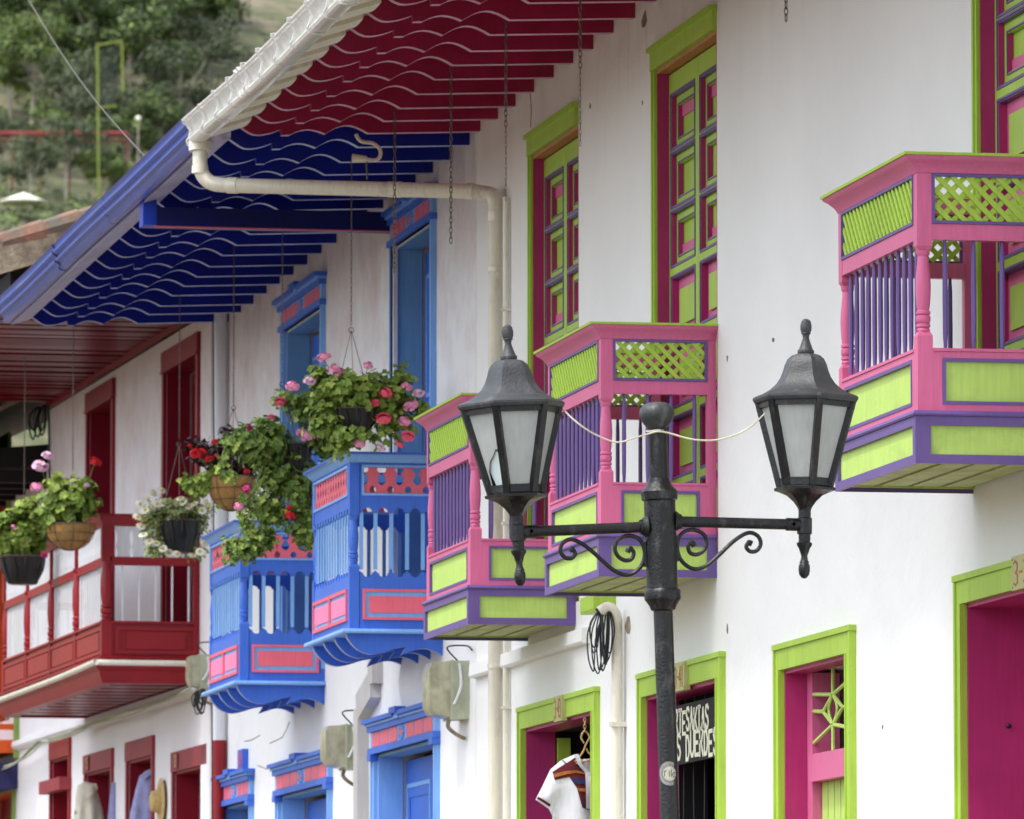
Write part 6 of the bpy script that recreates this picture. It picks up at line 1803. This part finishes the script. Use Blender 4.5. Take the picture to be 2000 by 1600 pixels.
kinds = [('mid green bushy tree', (TL[0], TL[1])), ('bright green leafy tree', (TL[1], TL[0])), ('greyish green airy tree', (TL[2], TL[0]))]
tp = []
for i, (nm, mt) in enumerate(kinds):
    for v in range(2):
        a, b = tree_mesh(20 + i * 3 + v, mt, H=8, R=3.0 if i != 2 else 3.4, n=4200 if i != 2 else 2600)
        tp.append((i, a.build('trunk', BARK, None), b.build('crown', list(mt), None, fix=False, smooth=None)))
spots = [(20, 250, 1, .7, 'at the left edge above the red rail'), (62, 300, 1, .75, 'right behind the red rail'), (105, 170, 1, .8, 'left of the lime frame, high up'), (150, 330, 2, .7, 'below the crossing wire'),
         (175, 230, 0, .85, 'just left of the lime frame'), (250, 290, 0, .9, 'around the white globe lamp'), (300, 220, 0, 1.0, 'right of the lime frame'), (345, 320, 2, .8, 'above the blue gutter'),
         (255, 400, 0, .7, 'at the foot of the lime frame'), (360, 180, 0, .9, 'beside the dry grass slope'), (410, 260, 2, .8, 'nearest the white gutter end'), (15, 90, 1, .9, 'in the top left corner'),
         (90, 60, 1, .9, 'at the top, left of the wire'), (180, 80, 0, .9, 'at the top above the lime frame'), (270, 90, 0, 1.0, 'at the top, centre of the slope'), (355, 70, 0, .9, 'at the top, next to bare slope'),
         (425, 60, 2, .7, 'highest and farthest right on the dry slope'), (60, 420, 2, .5, 'behind the white parasol'), (130, 410, 2, .55, 'right of the white parasol'), (200, 420, 1, .4, 'low down beside the red arch'), (310, 360, 0, .6, 'low down behind the blue gutter'), (10, 360, 2, .45, 'low down above the white parasol'),
         (60, 200, 0, .9, 'behind the left end of the red rail'), (215, 160, 2, .9, 'directly behind the top of the lime frame'), (320, 280, 1, .6, 'small, between the globe lamp and the gutter'),
         (130, 250, 0, .8, 'standing behind the crossing wire'), (385, 120, 0, .8, 'at the rim of the bare slope'), (90, 350, 1, .45, 'small, on the bank above the parasol'), (280, 360, 2, .6, 'pressed against the blue gutter line'), (230, 20, 1, .9, 'cut by the top edge of the photo')]
def onhill(px, py):
    d = ray(px, py); k_ = 300.0
    for _ in range(60):
        x, y, z = d.x * k_, d.y * k_, EYE + d.z * k_
        if z <= hz(x, y): break
        k_ += 4
    return x, y, hz(x, y)
rnd = random.Random(4)
for px, py, kd, sc, wh in spots:
    x, y, z = onhill(px, py)
    opts = [q for q in tp if q[0] == kd]; q = rnd.choice(opts)
    r = root('hillside_tree', (x, y, z), kinds[kd][0] + ' on the far hillside, ' + wh, 'tree', 'trees on the far hillside', rz=rnd.uniform(0, 6))
    s = sc * rnd.uniform(.95, 1.1); r.scale = (s, s, s * rnd.uniform(.85, 1.05))
    for o in q[1:]: c = o.copy(); COL.objects.link(c); c.parent = r; c.location = (0, 0, 0)
for q in tp:
    for o in q[1:]: bpy.data.objects.remove(o, do_unlink=True)
# understorey
g = MB(); rnd = random.Random(31)
for i in range(52000):
    x, y = (rnd.uniform(37, 62), rnd.uniform(335, 425)) if i < 28000 else (rnd.uniform(18, 84), rnd.uniform(300, 470))
    if sin(x * .7) + sin(y * .21 + x * .2) + sin(x * 2.1 + y * .5) * .5 < -0.5: continue
    if x / y > 0.138 and y > 380 and rnd.random() < .9: continue
    p = Vector((x, y, hz(x, y) + rnd.uniform(0, 1.1) ** 1.5 * (1 + sin(x * 1.7 + y * .4)) * .6)); u = Vector((rnd.uniform(-1, 1), rnd.uniform(-1, 1), rnd.uniform(-.6, .6))).normalized(); w_ = u.cross(Vector((.3, -.5, .8))).normalized(); s = rnd.uniform(.1, .24)
    g.add([p - u * s, p + w_ * s * .6, p + u * s, p - w_ * s * .6], [(0, 1, 2, 3)], rnd.randint(0, 1))
o = g.build('undergrowth', [TL[2], TL[1]], None, fix=False, smooth=None)
tag(o, 'low scrub and weeds covering the far hillside between the trees', 'undergrowth'); o['kind'] = 'stuff'
YELF = paint('yellow_green_steel', (136, 150, 62), 0.5, 0.1, 3, 0)
YF = 338.0
def ff(px, py, dy=0): x, z = aty(px, py, YF + dy); return Vector((x, YF + dy, z))
fr0 = root('steel_frame', tuple(ff(194, 392)), 'tall lime yellow steel frame with dark netting standing among the hillside trees', 'steel frame')
o0 = fr0.location.copy()
m = MB()
for a, b in (((193, 392), (190, 84)), ((240, 180), (238, 84)), ((190, 88), (240, 80)), ((192, 210), (228, 207))):
    m.obox(ff(*a) - o0, ff(*b) - o0, 0.085, 0.085)
m.build('posts', YELF, fr0, loc=(0, 0, 0))
m = MB(); a, b, c, d = [ff(*q, .1) - o0 for q in ((197, 92), (233, 90), (226, 204), (197, 206))]
NET = paint('dark_netting', (66, 72, 68), 0.9, 0.3, 2, 0)
for u in range(12):
    t_ = (u + .5) / 12; m.obox(a.lerp(b, t_), d.lerp(c, t_), 0.06, 0.02)
for u in range(14): t_ = u / 13; m.obox(a.lerp(d, t_), b.lerp(c, t_), 0.05, 0.02)
for py in (240, 270, 300, 330): m.obox(ff(197, py, .1) - o0, ff(214, py, .1) - o0, 0.5, 0.02)
for px in (199, 207, 213): m.obox(ff(px, 206, .1) - o0, ff(px, 332, .1) - o0, 0.07, 0.02)
m.build('netting', NET, fr0, loc=(0, 0, 0))
x, y, z = onhill(45, 440)
Yp_ = 352.0; x, z = aty(46, 396, Yp_)
pr = root('parasol', (x, Yp_, z - 1.9), 'wide white parasol open on the hillside at the left edge', 'parasol')
m = MB(); m.lathe([(1.2, 1.88), (1.24, 1.95), (0.95, 2.06), (0.5, 2.24), (0.06, 2.4), (0.02, 2.42)], n=8); m.build('canopy', FWHITE, pr, loc=(0, 0, 0))
m = MB(); m.tube([(0, 0, -0.3), (0, 0, 2.4)], 0.035, 8); m.build('pole', BARK, pr, loc=(0, 0, 0))
m = MB(); P = []
for px in range(-60, 250, 14):
    x, z = aty(px, 262, 360); P.append((x, 360, z))
m.tube(P, 0.15, 6); m.tube([(p[0], p[1], p[2] - 0.35) for p in P], 0.05, 5)
for p in P[2::4]: m.tube([p, (p[0], p[1], hz(p[0], p[1]) - .2)], 0.045, 5)
tag(m.build('rail_fence', paint('red_rail', (132, 48, 48), 0.6, 0.2, 3, 0), None), 'long red rail fence crossing the hillside behind the trees', 'fence')
x, z = aty(270, 232, 338)
gl = root('globe_lamp', (x, 338, hz(x, 338)), 'small white globe lamp on a pole among the hillside trees', 'lamp')
m = MB(); zz = z - hz(x, 338); m.lathe([(0.01, -.15), (0.1, -.11), (.15, 0), (.1, .11), (.01, .15)], n=12, mat=Matrix.Translation((0, 0, zz))); m.build('globe', FWHITE, gl, loc=(0, 0, 0))
m = MB(); m.tube([(0, 0, -.2), (0, 0, zz - .13)], 0.03, 6); m.build('pole', BARK, gl, loc=(0, 0, 0))
m = MB(); P = [ff(150, 440), ff(142, 425), ff(143, 408), ff(155, 396), ff(175, 390), ff(195, 392)]
m.tube(crom([p + Vector((0, 12, 0.4)) for p in P], 4), 0.09, 6)
tag(m.build('arch_frame', BRICKR, None), 'curved dull red arch low on the hillside above the clay roof', 'arch')
m = MB()
x0_, z0_ = aty(44, -20, 62); x1_, z1_ = aty(284, 307, 52.6)
P = [Vector((x0_, 62, z0_)).lerp(Vector((x1_, 52.6, z1_)), t) - Vector((0, 0, 0.10 * sin(pi * t))) for t in [i / 14 for i in range(15)]]
m.tube([P[0] + (P[0] - P[1]) * 6, *P], 0.0055, 6)
tag(m.build('overhead_wire', CHAIN, None), 'thin grey overhead wire slanting down across the hillside to the blue gutter', 'wire')
